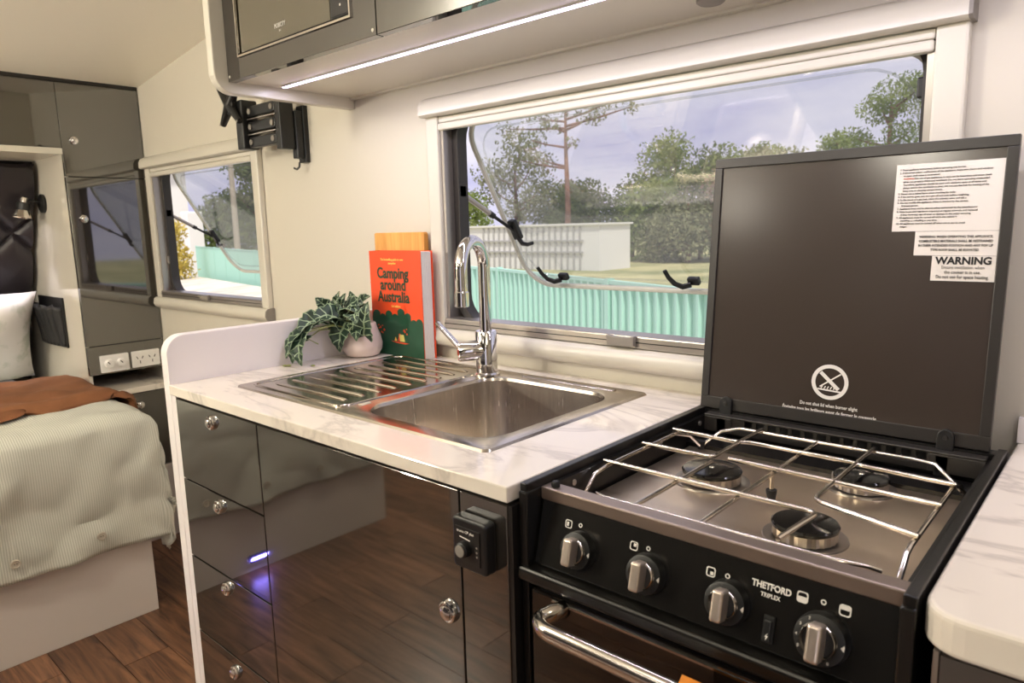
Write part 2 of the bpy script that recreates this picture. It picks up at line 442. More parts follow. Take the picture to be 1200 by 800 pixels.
# floor with planks
fl = bx('floor', 'dark_edge', -4.1, 2.2, YO, WY, -0.05, -0.006); tag(fl, kind='structure')
pw, pl = 0.125, 0.72
proto = None
row = 0; y = YO
while y < WY - 0.02:
    y1 = min(y + pw, WY)
    x = -3.5 - (row * 0.31) % pl
    while x < 1.4:
        o = None
        if proto is None or abs((y1 - y) - pw) > 1e-4:
            o = MB().box(0, pl - 0.002, 0, y1 - y - 0.002, 0, 0.006).build('plank', 'plank', fl, bevel=0.0008, seg=1)
            if abs((y1 - y) - pw) <= 1e-4: proto = o
        else:
            o = bpy.data.objects.new('plank', proto.data); COL.objects.link(o); o.parent = fl
        place(o, (x + pl / 2, (y + y1) / 2, -0.006), fl)
        x += pl
    y += pw; row += 1

# kitchen wall with two window openings
W1 = (-1.247, -0.243, 0.985, 1.480)
W2 = (-2.875, -2.105, 0.985, 1.480)
def wall_with_holes(name, xs, zs, holes, y0, y1, mat):
    mb = MB()
    for i in range(len(xs) - 1):
        for j in range(len(zs) - 1):
            cx = (xs[i] + xs[i + 1]) / 2; cz = (zs[j] + zs[j + 1]) / 2
            if any(h[0] < cx < h[1] and h[2] < cz < h[3] for h in holes): continue
            mb.box(xs[i], xs[i + 1], y0, y1, zs[j], zs[j + 1])
    # drop the inner shared faces
    seen = {}
    for f in mb.f:
        key = tuple(sorted(tuple(round(c, 5) for c in mb.v[i]) for i in f)); seen.setdefault(key, []).append(f)
    mb.f = [v[0] for v in seen.values() if len(v) == 1]
    return tag(mb.build(name, mat), kind='structure')
wall_with_holes('wall_kitchen', [-4.1, W2[0], W2[1], W1[0], W1[1], 2.2], [-0.05, W1[2], W1[3], 2.0], [W1, W2], WY, WY + 0.035, 'wall')
D3 = (0.2, 0.85, 0.0, 1.8)
wall_with_holes('wall_opposite', [-4.1, 0.2, 0.85, 2.2], [-0.05, 0.0, 1.8, 2.0], [D3], YO - 0.035, YO, 'wall')
tag(bx('wall_rear', 'wall', 2.2, 2.235, YO - 0.035, WY + 0.035, -0.05, 2.0), kind='structure')
fw = MB(); fw.prism([(-3.15, 1.80), (-4.02, 0.0), (-4.06, 0.0), (-3.19, 1.80)], 1, YO, WY)
tag(fw.build('wall_front', 'wall'), kind='structure')
ce = MB(); ce.prism([(2.235, ZC), (-1.6, ZC), (-3.25, ZC - 1.65 * 0.121), (-3.25, ZC + 0.04 - 1.65 * 0.121), (-1.6, ZC + 0.04), (2.235, ZC + 0.04)], 1, YO - 0.03, WY + 0.03)
tag(ce.build('ceiling', 'ceiling'), kind='structure')

# ceiling lamp fixtures
for k, (lx, ly, lz, e) in enumerate(LAMPS):
    t = thing('ceiling_light', (lx, ly, lz - 0.06), ['round frosted dome light on the ceiling opposite the cooker', 'round frosted dome light on the ceiling at the rear of the van', 'round frosted dome light on the ceiling near the foot of the bed'][k], 'ceiling light', 'dome ceiling lights')
    MB().lathe([(0.105, 0.0), (0.105, -0.014), (0.092, -0.018)], (lx, ly, lz), n=32).build('rim', 'white_plastic', t, smooth=True)
    MB().lathe([(0.092, -0.010), (0.090, -0.022), (0.075, -0.040), (0.045, -0.052), (0, -0.056)], (lx, ly, lz), n=32).build('dome', 'lamp_glow', t, smooth=True)

sc = thing('fill_lamp', (FILL_LAMP[0], YO, 1.30), 'unseen frosted fill lamp added on the opposite wall to brighten the ceiling', 'wall light')
MB().prism(rrect(FILL_LAMP[0] - 0.04, FILL_LAMP[0] + 0.04, 1.29, 1.43, 0.02), 1, YO, YO + 0.012).build('back_plate', 'white_plastic', sc, bevel=0.002)
MB().lathe([(0.030, 0.0), (0.038, 0.004), (0.038, 0.085), (0.030, 0.090), (0.0, 0.090)], (FILL_LAMP[0], YO + 0.050, 1.315), n=24).build('shade', 'lamp_glow', sc, smooth=True)

# ------------------------------------------------------------------ windows
def window(name, W, ang, stays_right=True):
    x0, x1, z0, z1 = W
    t = thing(name, ((x0 + x1) / 2, WY, z0), kind='structure')
    ox0, ox1 = x0 - 0.040, x1 + 0.040
    prof_t = [(WY, 1.506), (1.150, 1.508), (1.136, 1.500), (1.130, 1.488), (1.129, 1.468), (1.134, 1.464), (WY, 1.464)]
    MB().prism(prof_t, 0, ox0, ox1).build('top_cassette', 'cream_plastic', t, smooth=True)
    prof_b = [(WY, 0.928), (1.150, 0.929), (1.137, 0.936), (1.131, 0.948), (1.134, 0.965), (1.142, 0.972), (WY, 0.973)]
    MB().prism(prof_b, 0, ox0, ox1).build('bottom_cassette', 'cream_plastic', t, smooth=True)
    for a, b in ((ox0, x0), (x1, ox1)):
        bx('side_bar', 'cream_plastic', a, b, 1.146, WY, 0.972, 1.465, t, bevel=0.004)
    for e0, e1, cm in ((ox1, ox1 + 0.005, 'grey_cap'), (ox0 - 0.005, ox0, 'cream_plastic')):
        MB().prism(prof_t, 0, e0, e1).build('end_cap', cm, t); MB().prism(prof_b, 0, e0, e1).build('end_cap', cm, t)
    # rolled blind strips and insect screen bar under the cassette
    bx('screen_bar', 'cream_plastic', x0 + 0.001, x1 - 0.001, 1.150, 1.160, 1.449, 1.463, t, bevel=0.003)
    bx('blind_bar', 'cream_plastic', x0 + 0.001, x1 - 0.001, 1.146, 1.164, 1.432, 1.448, t, bevel=0.004)
    # aluminium rails
    bx('bottom_rail', 'aluminium', x0, x1, 1.146, 1.20, 0.974, 0.998, t, bevel=0.003)
    bx('rail_groove', 'dark_edge', x0, x1, 1.1455, 1.1465, 0.985, 0.987, t)
    for a, b in ((x0, x0 + 0.010), (x1 - 0.010, x1)):
        bx('side_rail', 'aluminium', a, b, 1.155, 1.20, 0.998, 1.435, t)
    ring_prism(MB(), rrect(x0 + 0.009, x1 - 0.009, 0.990, 1.479, 0.050), rrect(x0 + 0.028, x1 - 0.020, 0.993, 1.472, 0.060), 1.182, 1.212, xz).build('seal', 'seal_rubber', t, smooth=True)
    # outside frame strip
    ring_prism(MB(), rrect(x0 - 0.02, x1 + 0.02, 0.965, 1.498, 0.05), rrect(x0 + 0.012, x1 - 0.012, 0.993, 1.474, 0.05), 1.20, 1.206, xz).build('outer_frame', 'black_plastic', t)
    # sill latch
    lx = x0 + (x1 - x0) * 0.50
    la = MB().prism([(lx - 0.030, 0.978), (lx + 0.030, 0.978), (lx + 0.032, 0.999), (lx + 0.016, 0.996), (lx - 0.016, 0.996), (lx - 0.032, 0.999)], 1, 1.136, 1.147).build('rail_latch', 'grey_cap', t, bevel=0.002)
    # awning pane, hinged at the top and pushed out
    H = Vector((0, 1.214, 1.462)); a = math.radians(ang); L = 0.474
    M = frame(H, (1, 0, 0), (0, -math.sin(a), math.cos(a)))      # local y runs up the pane, local z faces the room
    px0, px1 = x0 + 0.012, x1 - 0.012
    out = rrect(px0, px1, -L, 0.0, 0.075)
    def PM(d): return M
    p = MB(M).prism(out, 2, -0.004, 0.0).build('pane', 'acrylic', t)
    MB(M).tube([(q[0], q[1], -0.002) for q in out], 0.0066, 8, True, flat=(1, 1)).build('pane_rim', 'acrylic_rim', p, smooth=True)
    inn = rrect(px0 + 0.03, px1 - 0.03, -L + 0.03, -0.03, 0.07)
    MB(M).tube([(q[0], q[1], 0.002) for q in inn], 0.0025, 6, True).build('pane_ridge', 'acrylic', p, smooth=True)
    for f in ((0.13, 0.50) if x1 - x0 > 0.9 else (0.52,)):
        hx = px0 + (px1 - px0) * f; hy = -L + 0.035
        h = MB(M).box(hx - 0.014, hx + 0.014, hy - 0.009, hy + 0.009, 0.0, 0.013).build('latch_base', 'black_plastic', p, bevel=0.003)
        MB(M).tube([(hx - 0.004, hy - 0.004, 0.016), (hx - 0.022, hy - 0.006, 0.022), (hx - 0.036, hy + 0.006, 0.028), (hx - 0.044, hy + 0.026, 0.032), (hx - 0.047, hy + 0.045, 0.034)], [0.007, 0.0075, 0.0065, 0.0055, 0.005], 8, flat=(1, 0.6)).build('latch_lever', 'black_plastic', p, smooth=True)
    for sx, s in ((x0 + 0.016, 1), (x1 - 0.016, -1)):
        zb = 1.389 if (s < 0 and x1 > -1) else 1.292
        A = Vector((sx, 1.200, zb)); B = M @ Vector((sx + s * 0.028, -0.30, 0.012))
        st = MB().tube([A, A.lerp(B, 0.55)], 0.0062, 10).build('stay', 'aluminium', t, smooth=True)
        MB().tube([A.lerp(B, 0.5), B], 0.0042, 10).build('stay_rod', 'black_plastic', st, smooth=True)
        MB().tube([A.lerp(B, 0.52), A.lerp(B, 0.60)], 0.0075, 10).build('stay_collar', 'black_plastic', st, smooth=True)
        MB().box(sx - 0.012, sx + 0.012, 1.184, 1.208, zb - 0.012, zb + 0.018).build('stay_bracket', 'black_plastic', t, bevel=0.003)
        MB(M).box(sx + s * 0.028 - 0.012, sx + s * 0.028 + 0.012, -0.325, -0.270, 0.0, 0.016).build('stay_clamp', 'black_plastic', p, bevel=0.004)
        MB(M).tube([(sx + s * 0.030, -0.318, 0.012), (sx + s * 0.045, -0.332, 0.020), (sx + s * 0.065, -0.332, 0.024), (sx + s * 0.085, -0.326, 0.026)], [0.006, 0.006, 0.005, 0.0045], 8).build('stay_lever', 'black_plastic', p, smooth=True)
        bx('seal_clip', 'aluminium', sx - 0.004, sx + 0.006, 1.176, 1.186, 1.10, 1.13, t, bevel=0.002)
    return t
window('window_1', W1, 30.8)
window('window_2', W2, 30.8)
# unseen open doorway behind the camera, invented for daylight and reflections
d1 = thing('door_1', (0.525, YO, 0), kind='structure')
ring_prism(MB(), rrect(0.15, 0.90, -0.03, 1.85, 0.03), rrect(0.205, 0.845, 0.02, 1.795, 0.03), YO, YO + 0.015, xz).build('door_frame', 'cream_plastic', d1)

# ================================================================== kitchen run
YF = 0.60
CB = thing('kitchen_cabinet', (-1.03, 0.88, 0), 'dark glossy base cabinet with four drawers and a door under the sink', 'cabinet')
for q in ((-1.508, -1.490, 0.62, 1.160, 0.06, 0.876), (-0.578, -0.560, 0.62, 1.160, 0.0, 0.876), (-1.490, -0.578, 1.145, 1.160, 0.06, 0.876), (-1.490, -0.578, 0.66, 1.145, 0.06, 0.078), (-1.166, -1.150, 0.62, 0.66, 0.06, 0.876), (-1.490, -0.578, 0.62, 0.66, 0.858, 0.876)):
    bx('carcass_panel', 'dark_edge', *q, CB)
def lockknob(c, parent, r=0.0145, d=(0, -1, 0)):
    k = MB().lathe([(r, 0), (r, 0.003), (r * 0.93, 0.006), (r * 0.80, 0.007), (r * 0.74, 0.0055), (r * 0.66, 0.0055), (r * 0.60, 0.010), (r * 0.35, 0.012), (0, 0.0122)], c, d, 24).build('push_knob', 'chrome', parent, smooth=True)
    return k
zs = [0.180, 0.352, 0.355, 0.527, 0.530, 0.701, 0.704, 0.875]
for i in range(4):
    z0, z1 = zs[2 * i], zs[2 * i + 1]
    d = bx('drawer', 'dark_gloss', -1.488, -1.1585, YF, YF + 0.018, z0, z1, CB, bevel=0.0012, seg=2)
    lockknob((-1.330, YF, [0.318, 0.503, 0.677, 0.855][i] - (0.006 if i == 3 else 0)), d)
dr = bx('door', 'dark_gloss', -1.1555, -0.6415, YF, YF + 0.018, 0.06, 0.875, CB, bevel=0.0012)
lockknob((-0.667, YF, 0.697), dr, 0.0165)
bx('filler_panel', 'dark_gloss', -0.6385, -0.556, YF, YF + 0.018, 0.06, 0.875, CB, bevel=0.0012)
bx('edge_strip', 'dark_edge', -0.556, -0.549, YF + 0.002, YF + 0.02, 0.06, 0.875, CB)
bx('plinth', 'dark_edge', -1.5, -0.56, YF + 0.04, YF + 0.05, 0.0, 0.06, CB)
# white end panel rising above the worktop with a rounded corner
ep = [(WY - 0.001, 0.0), (WY - 0.001, 1.003), (YF + 0.04, 1.003)] + [(YF + 0.04 - 0.04 * math.sin(a), 0.963 + 0.04 * math.cos(a)) for a in [PI / 2 * k / 8 for k in range(1, 9)]] + [(YF, 0.0)]
MB().prism(ep, 0, -1.541, -1.511).build('end_panel', 'white_panel', CB, bevel=0.002)
bx('inner_post', 'white_panel', -1.511, -1.490, YF + 0.001, YF + 0.02, 0.0, 0.878, CB)

# worktop with the sink cut-out
def slab(name, xs, ys, hole, z0, z1, mat, round_front=0.0):
    mb = MB()
    for i in range(len(xs) - 1):
        for j in range(len(ys) - 1):
            if (i, j) == hole: continue
            mb.box(xs[i], xs[i + 1], ys[j], ys[j + 1], z0, z1)
    seen = {}
    for f in mb.f:
        key = tuple(sorted(tuple(round(c, 5) for c in mb.v[i]) for i in f)); seen.setdefault(key, []).append(f)
    mb.f = [v[0] for v in seen.values() if len(v) == 1]
    return mb.build(name, mat, bevel=0.002)
wt = slab('worktop', [-1.511, -1.02, -0.69, -0.553], [YF - 0.002, 0.70, 1.075, WY], (1, 1), 0.879, 0.900, 'marble')
tag(wt, 'pale marble-look worktop holding the steel sink', 'worktop')

# ------------------------------------------------------------------ sink
SK = thing('kitchen_sink', (-1.02, 0.89, 0.9), 'brushed steel sink with one bowl and a ribbed drainer', 'sink')
sx0, sx1, sy0, sy1 = -1.378, -0.662, 0.676, 1.108
bx0, bx1, by0, by1 = -1.005, -0.700, 0.712, 1.055
o_l = rrect(sx0, sx1, sy0, sy1, 0.012, 6); n_l = len(o_l)
i_l = rrect(bx0, bx1, by0, by1, 0.055, 6)
mb = MB()
loops = [[(p[0], p[1], 0.900) for p in o_l], [(p[0], p[1], 0.9035) for p in rrect(sx0 + 0.003, sx1 - 0.003, sy0 + 0.003, sy1 - 0.003, 0.010, 6)],
         [(p[0], p[1], 0.9035) for p in rrect(bx0 - 0.006, bx1 + 0.006, by0 - 0.006, by1 + 0.006, 0.060, 6)],
         [(p[0], p[1], 0.902) for p in rrect(bx0 - 0.002, bx1 + 0.002, by0 - 0.002, by1 + 0.002, 0.057, 6)],
         [(p[0], p[1], 0.896) for p in i_l]]
vs = [p for l in loops for p in l]; fs = []
for a in range(len(loops) - 1):
    for k in range(n_l):
        fs.append((a * n_l + k, a * n_l + (k + 1) % n_l, (a + 1) * n_l + (k + 1) % n_l, (a + 1) * n_l + k))
mb.add(vs, fs); mb.build('rim_plate', 'steel', SK, smooth=True)
lp = [[(p[0], p[1], 0.8965) for p in i_l]]
for dz, ins, rr in ((0.06, 0.003, 0.054), (0.115, 0.006, 0.052), (0.130, 0.012, 0.048), (0.138, 0.025, 0.040)):
    lp.append([(p[0], p[1], 0.8965 - dz) for p in rrect(bx0 + ins, bx1 - ins, by0 + ins, by1 - ins, rr, 6)])
vs = [p for l in lp for p in l]; fs = []
for a in range(len(lp) - 1):
    for k in range(n_l): fs.append((a * n_l + k, a * n_l + (k + 1) % n_l, (a + 1) * n_l + (k + 1) % n_l, (a + 1) * n_l + k))
fs.append(tuple(range((len(lp) - 1) * n_l, len(lp) * n_l)))
MB().add(vs, fs).build('bowl', 'bowl_steel', SK, smooth=True)
MB().lathe([(0.042, 0), (0.042, 0.002), (0.030, 0.001), (0.010, 0.004), (0, 0.004)], (-0.85, 0.885, 0.7586), n=24).build('waste', 'chrome_soft', SK, smooth=True)
dx0, dx1, dy0, dy1 = -1.352, -1.040, 0.700, 1.085
MB().tube([(p[0], p[1], 0.9035) for p in rrect(dx0, dx1, dy0, dy1, 0.02, 5)], 0.0028, 8, True).build('drainer_bead', 'drain_steel', SK, smooth=True)
bx('drainer_plate', 'drain_steel', dx0 + 0.002, dx1 - 0.002, dy0 + 0.002, dy1 - 0.002, 0.9033, 0.9039, SK)
for k in range(9):
    yy = dy0 + 0.035 + k * 0.039
    xe = dx1 - 0.035
    MB().tube([(dx0 + 0.035, yy, 0.9025), (dx0 + 0.045, yy, 0.9045), (xe - 0.01, yy, 0.9045), (xe, yy, 0.9025)], 0.0042, 8, flat=(1.0, 0.7)).build('rib', 'drain_steel', SK, smooth=True)
# ledge beads around the tap deck behind the bowl
MB().tube([(-0.945, 1.082, 0.9035), (-0.72, 1.082, 0.9035)], 0.006, 10, flat=(1.0, 0.45)).build('ledge_bead', 'steel', SK, smooth=True)
MB().tube([(bx0 - 0.02, 0.73, 0.9035), (bx0 - 0.02, 0.75, 0.9035)], 0.006, 8, flat=(1, 0.4)).build('overflow_slot', 'chrome', SK, smooth=True)

# ------------------------------------------------------------------ tap
TP = thing('mixer_tap', (-1.018, 1.050, 0.904), 'tall chrome gooseneck mixer tap behind the sink bowl', 'tap')
tx, ty, tz = -1.018, 1.050, 0.9036
MB().lathe([(0.027, 0), (0.027, 0.004), (0.0225, 0.007), (0.0225, 0.092), (0.021, 0.094), (0.013, 0.094)], (tx, ty, tz), n=32).build('body', 'chrome', TP, smooth=True)
dirv = Vector((0.34, -0.94, 0)).normalized()
pts = [Vector((tx, ty, tz + 0.09)), Vector((tx, ty, tz + 0.18))]
rad = 0.054; top = tz + 0.226
pts += [Vector((tx, ty, top)) + dirv * (rad - rad * math.cos(a)) + Vector((0, 0, rad * math.sin(a))) for a in [PI * k / 16 for k in range(17)]]
pts.append(pts[-1] + Vector((0, 0, -0.042)))
MB().tube(pts, 0.0125, 20).build('spout', 'chrome', TP, smooth=True)
e = pts[-1]
MB().lathe([(0.0125, 0), (0.0142, 0.001), (0.0142, 0.028), (0.0125, 0.030)], e - Vector((0, 0, 0.028)), n=24).build('nozzle', 'chrome', TP, smooth=True)
hd = Vector((-0.60, -0.80, -0.05)).normalized()
hb = Vector((tx, ty, tz + 0.055))
MB().lathe([(0.0205, 0), (0.0205, 0.058), (0.019, 0.060), (0.001, 0.060)], hb, hd, 28).build('cartridge', 'chrome', TP, smooth=True)
hp = hb + hd * 0.055
MB().tube([hp + Vector((0, 0, 0.008)), hp + Vector((-0.014, -0.008, 0.026)), hp + Vector((-0.046, -0.020, 0.060))], [0.0095, 0.0095, 0.0085], 12, flat=(1.1, 0.6)).build('lever', 'chrome', TP, smooth=True)

# ------------------------------------------------------------------ potted plant
PX, PY = -1.452, 1.052
PP = thing('potted_plant', (PX, PY, 0.9), 'small leafy plant with white-veined dark leaves in a blush pot', 'plant')
MB().lathe([(0.030, 0), (0.040, 0.003), (0.049, 0.018), (0.0505, 0.032), (0.046, 0.052), (0.039, 0.070), (0.036, 0.082), (0.034, 0.084), (0.032, 0.080), (0.033, 0.066)], (PX, PY, 0.9003), n=36).build('pot', 'pot', PP, smooth=True)
MB().lathe([(0.033, 0), (0.033, 0.003), (0, 0.006)], (PX, PY, 0.964), n=20).build('soil', 'soil', PP)
def leaf(base, tip, bend, length_w, up):
    # arrow-shaped blade along a bent midrib from base to tip
    base = Vector(base); tip = Vector(tip); mid = (base + tip) / 2 + Vector(bend); up = Vector(up).normalized()
    nt_, nu = 14, 6; vs = []; uvs = []; fs = []
    for i in range(nt_ + 1):
        t = i / nt_
        p = base * (1 - t) ** 2 + mid * 2 * t * (1 - t) + tip * t * t
        d = ((mid - base) * 2 * (1 - t) + (tip - mid) * 2 * t).normalized()
        a = d.cross(up).normalized(); nn = a.cross(d)
        wd = 1.22 * length_w * (math.sin(PI * min(1, (t * 0.86 + 0.14)) ** 0.62) ** 0.8) * (1 + 0.10 * math.sin(t * 34)) if t < 1 else 0.0003
        for j in range(nu + 1):
            u = -1 + 2 * j / nu
            sweep = -d * 0.20 * length_w * abs(u) ** 1.5 * (1 - t) * 2.2
            vs.append(p + a * wd * u + nn * (abs(u) * wd * 0.35) + sweep + nn * 0.002 * math.sin(t * 18 + abs(u) * 2)); uvs.append((u, t))
    for i in range(nt_):
        for j in range(nu):
            q = i * (nu + 1) + j; fs.append((q, q + 1, q + nu + 2, q + nu + 1))
    mb = MB(); mb.add(vs, fs)
    o = mb.build('leaf', 'leaf', PP, smooth=True, uvs=uvs, fix=False)
    so = o.modifiers.new('thick', 'SOLIDIFY'); so.thickness = 0.0009
    return o
def px(dx, dy, dz): return (PX + dx, PY + dy, 0.9 + dz)
LV = [  # base, tip, bend, half width, up   (local to the pot; -x is towards the white end panel, -y towards the room)
    ((-0.002, -0.040, 0.090), (-0.004, -0.064, 0.018), (0, -0.02, 0.008), 0.030, (0.3, -1, 0.4)),
    ((0.052, -0.030, 0.058), (0.074, -0.030, 0.142), (0.0, -0.012, 0), 0.022, (0.5, -1, 0.2)),
    ((-0.052, -0.022, 0.085), (-0.016, -0.030, 0.158), (-0.012, -0.012, 0.0), 0.021, (0.4, -1, 0.3)),
    ((-0.040, -0.05, 0.115), (-0.010, -0.052, 0.165), (-0.004, 0, 0), 0.012, (0.4, -1, 0.3)),
    ((-0.030, -0.040, 0.098), (-0.046, -0.150, 0.060), (0.0, -0.01, 0.038), 0.027, (0.3, -0.5, 1)),
    ((-0.020, -0.150, 0.075), (0.018, -0.185, 0.006), (0, -0.022, 0.008), 0.024, (0.3, -1, 0.3)),
    ((-0.034, -0.120, 0.080), (-0.022, -0.200, 0.022), (0, -0.02, 0.022), 0.028, (-0.2, -0.8, 0.8)),
    ((0.000, -0.010, 0.100), (0.040, -0.020, 0.132), (0.0, -0.02, 0.03), 0.024, (0.3, -0.6, 1)),
    ((-0.020, -0.030, 0.118), (0.046, -0.040, 0.112), (0, 0, 0.03), 0.022, (0.4, -0.7, 0.9)),
    ((-0.030, 0.000, 0.095), (0.030, 0.008, 0.150), (0, 0, 0.02), 0.024, (0.3, -0.6, 0.8)),
    ((-0.020, -0.050, 0.094), (-0.044, -0.118, 0.088), (0, 0, 0.034), 0.026, (0.5, -0.7, 0.8)),
    ((-0.038, -0.090, 0.098), (-0.030, -0.160, 0.062), (0, -0.01, 0.026), 0.023, (0.6, -0.6, 0.7)),
    ((-0.046, -0.040, 0.100), (-0.062, -0.086, 0.150), (0, -0.01, 0.012), 0.020, (0.6, -0.8, 0.4)),
    ((-0.010, 0.010, 0.110), (-0.038, 0.000, 0.160), (0, -0.012, 0.0), 0.020, (0.4, -1, 0.2)),
    ((-0.040, -0.140, 0.066), (-0.036, -0.176, 0.004), (0.0, -0.018, 0.010), 0.020, (0.5, -1, 0.2)),
    ((0.020, -0.030, 0.105), (0.062, -0.058, 0.092), (0.0, -0.01, 0.022), 0.021, (0.4, -0.7, 0.8)),
    ((0.018, -0.015, 0.080), (0.050, -0.052, 0.048), (0.01, -0.02, 0.02), 0.020, (0.6, -0.8, 0.5)),
]
for b_, t_, k_, w_, u_ in LV: leaf(px(*b_), px(*t_), k_, w_, u_)
for b_, t_, k_, w_, u_ in LV[:9]:
    b0 = Vector(px(0, 0, 0.066)); b1 = Vector(px(*b_))
    MB().tube([b0, (b0 + b1) / 2 + Vector((0, 0, 0.014)), b1], [0.0022, 0.0018, 0.0014], 6).build('leaf_stalk', 'stalk', PP, smooth=True)
MB().tube([px(-0.020, -0.02, 0.07), px(-0.030, -0.10, 0.075), px(-0.030, -0.135, 0.058), px(-0.01, -0.12, 0.045)], 0.0014, 6).build('leaf_stalk', 'stalk', PP, smooth=True)
for k, (fx, fy) in enumerate(((-1.488, 0.855), (-1.482, 0.862), (-1.432, 0.895))):
    pt = MB().lathe([(0.001, 0), (0.005, 0.001), (0.0055, 0.0025), (0.003, 0.004), (0, 0.0042)], (fx, fy, 0.9002), n=7).build('fallen_bud', 'stalk', None, smooth=True)
    tag(pt, ['tiny yellow bud on the worktop below the drooping leaves, nearest the end panel', 'smaller yellow bud touching the one nearest the end panel', 'yellow bud on the worktop between the drooping leaves and drainer'][k], 'bud', 'fallen buds below the plant')

# ------------------------------------------------------------------ book and boards
BK = thing('book', (-1.37, 1.11, 0.9), 'thick orange and green camping guidebook standing against the wall', 'book')
Bx0, Bx1, By, Bz0, Bz1 = -1.464, -1.270, 1.098, 0.9006, 1.1590
FM = lambda x, y, z: frame((x, y, z), (1, 0, 0), (0, 0, 1))
# front cover gently bowed at its fore edge
def bowed(name, mat, y_in, th, bow, ztop, parent):
    nx = 10; vs = []; fs = []
    for i in range(nx + 1):
        u = i / nx; x = Bx0 + (Bx1 - Bx0) * u
        for z, kb in ((Bz0, 1.0), (ztop, 0.25)):
            yy = y_in - bow * kb * max(0, u - 0.72) ** 2 / 0.0784
            xx = x - (0.010 * kb * max(0, u - 0.72) / 0.28 if bow else 0)
            vs += [(xx, yy, z), (xx, yy + th, z)]
    for i in range(nx):
        a = i * 4; b = a + 4
        fs += [(a, b, b + 2, a + 2), (a + 1, a + 3, b + 3, b + 1), (a, a + 1, b + 1, b), (a + 2, b + 2, b + 3, a + 3)]
    fs += [(0, 2, 3, 1), (nx * 4, nx * 4 + 1, nx * 4 + 3, nx * 4 + 2)]
    return MB().add(vs, fs).build(name, mat, parent)
cover = bowed('front_cover', 'book_orange', By, 0.0012, 0.0, Bz1, BK)
for k in range(6):
    bowed('page_block', 'page', By + 0.0025 + k * 0.0050, 0.0044, 0.0, Bz1 - 0.0015 - 0.0006 * (k % 2), BK)
bx('back_cover', 'book_orange', Bx0, Bx1 + 0.004, By + 0.033, By + 0.0345, Bz0, Bz1, BK)
bx('spine', 'book_orange', Bx0 - 0.0012, Bx0, By, By + 0.0345, Bz0, Bz1, BK)
def flatpoly(name, mat, pts, y, parent, th=0.0006):
    return MB().prism(pts, 1, y - th, y).build(name, mat, parent)
tree_top = [(0.0, 0.092)]
for k_, (c_, h_, r_) in enumerate(((0.018, 0.098, 0.016), (0.042, 0.092, 0.013), (0.066, 0.100, 0.014), (0.090, 0.094, 0.013), (0.113, 0.106, 0.015), (0.138, 0.098, 0.013), (0.160, 0.084, 0.012), (0.180, 0.088, 0.011))):
    tree_top += [(c_ + r_ * math.cos(a), h_ + r_ * 0.85 * math.sin(a)) for a in [PI - PI * q / 6 for q in range(1, 6)]]
tree_top.append((Bx1 - Bx0 - 0.0005, 0.086))
flatpoly('printed_forest', 'book_green', [(Bx0 + a, Bz0 + b) for a, b in tree_top] + [(Bx1 - 0.0005, Bz0), (Bx0, Bz0)], By, cover)
text('Camping', 0.0375, FM(-1.376, By - 0.0010, 1.104), 'book_title', cover, 'title_line', sx=0.90, bold=0.0009)
text('around', 0.0375, FM(-1.376, By - 0.0010, 1.0755), 'book_title', cover, 'title_line', sx=0.90, bold=0.0009)
text('Australia', 0.0375, FM(-1.376, By - 0.0010, 1.046), 'book_title', cover, 'title_line', sx=0.90, bold=0.0009)
text('The bestselling guide to over', 0.0075, FM(-1.376, By - 0.0010, 1.138), 'book_yellow', cover, 'subtitle_line', bold=0.0002)
text('campsites', 0.0075, FM(-1.376, By - 0.0010, 1.129), 'book_yellow', cover, 'subtitle_line', bold=0.0002)
text('2nd edition', 0.0075, FM(-1.368, By - 0.0010, 1.024), 'book_yellow', cover, 'edition_line', bold=0.0002)
tx_, tz_ = -1.358, 0.938
flatpoly('printed_tent', 'tent_yellow', [(tx_, tz_), (tx_ + 0.018, tz_), (tx_ + 0.014, tz_ + 0.017), (tx_ - 0.003, tz_ + 0.017)], By - 0.0007, cover)
flatpoly('printed_tent_side', 'book_orange', [(tx_ - 0.009, tz_), (tx_, tz_), (tx_ - 0.003, tz_ + 0.017)], By - 0.0007, cover)
flatpoly('printed_fire', 'book_yellow', [(tx_ - 0.022, tz_), (tx_ - 0.012, tz_), (tx_ - 0.017, tz_ + 0.010)], By - 0.0007, cover)
flatpoly('printed_ground', 'book_orange', [(tx_ - 0.034, tz_ - 0.001), (tx_ + 0.034, tz_ - 0.003), (tx_ + 0.020, tz_ - 0.006), (tx_ - 0.010, tz_ - 0.005)], By - 0.0007, cover)
for k in range(16):
    rx = Bx0 + (0.042 if k < 8 else 0.120) + random.uniform(-0.02, 0.02); rz = Bz0 + 0.064 + random.uniform(-0.012, 0.012); s_ = random.uniform(0.0018, 0.0042)
    flatpoly('printed_blossom', 'book_orange', [(rx - s_, rz), (rx, rz - s_ * 0.6), (rx + s_, rz), (rx, rz + s_)], By - 0.0007, cover)
bd = MB().prism(rrect(-1.494, -1.302, 0.9006, 1.203, 0.006, 4), 1, 1.139, 1.154).build('chopping_board', 'board_wood', bevel=0.002)
tag(bd, 'honey-coloured wooden chopping board standing behind the guidebook', 'board')

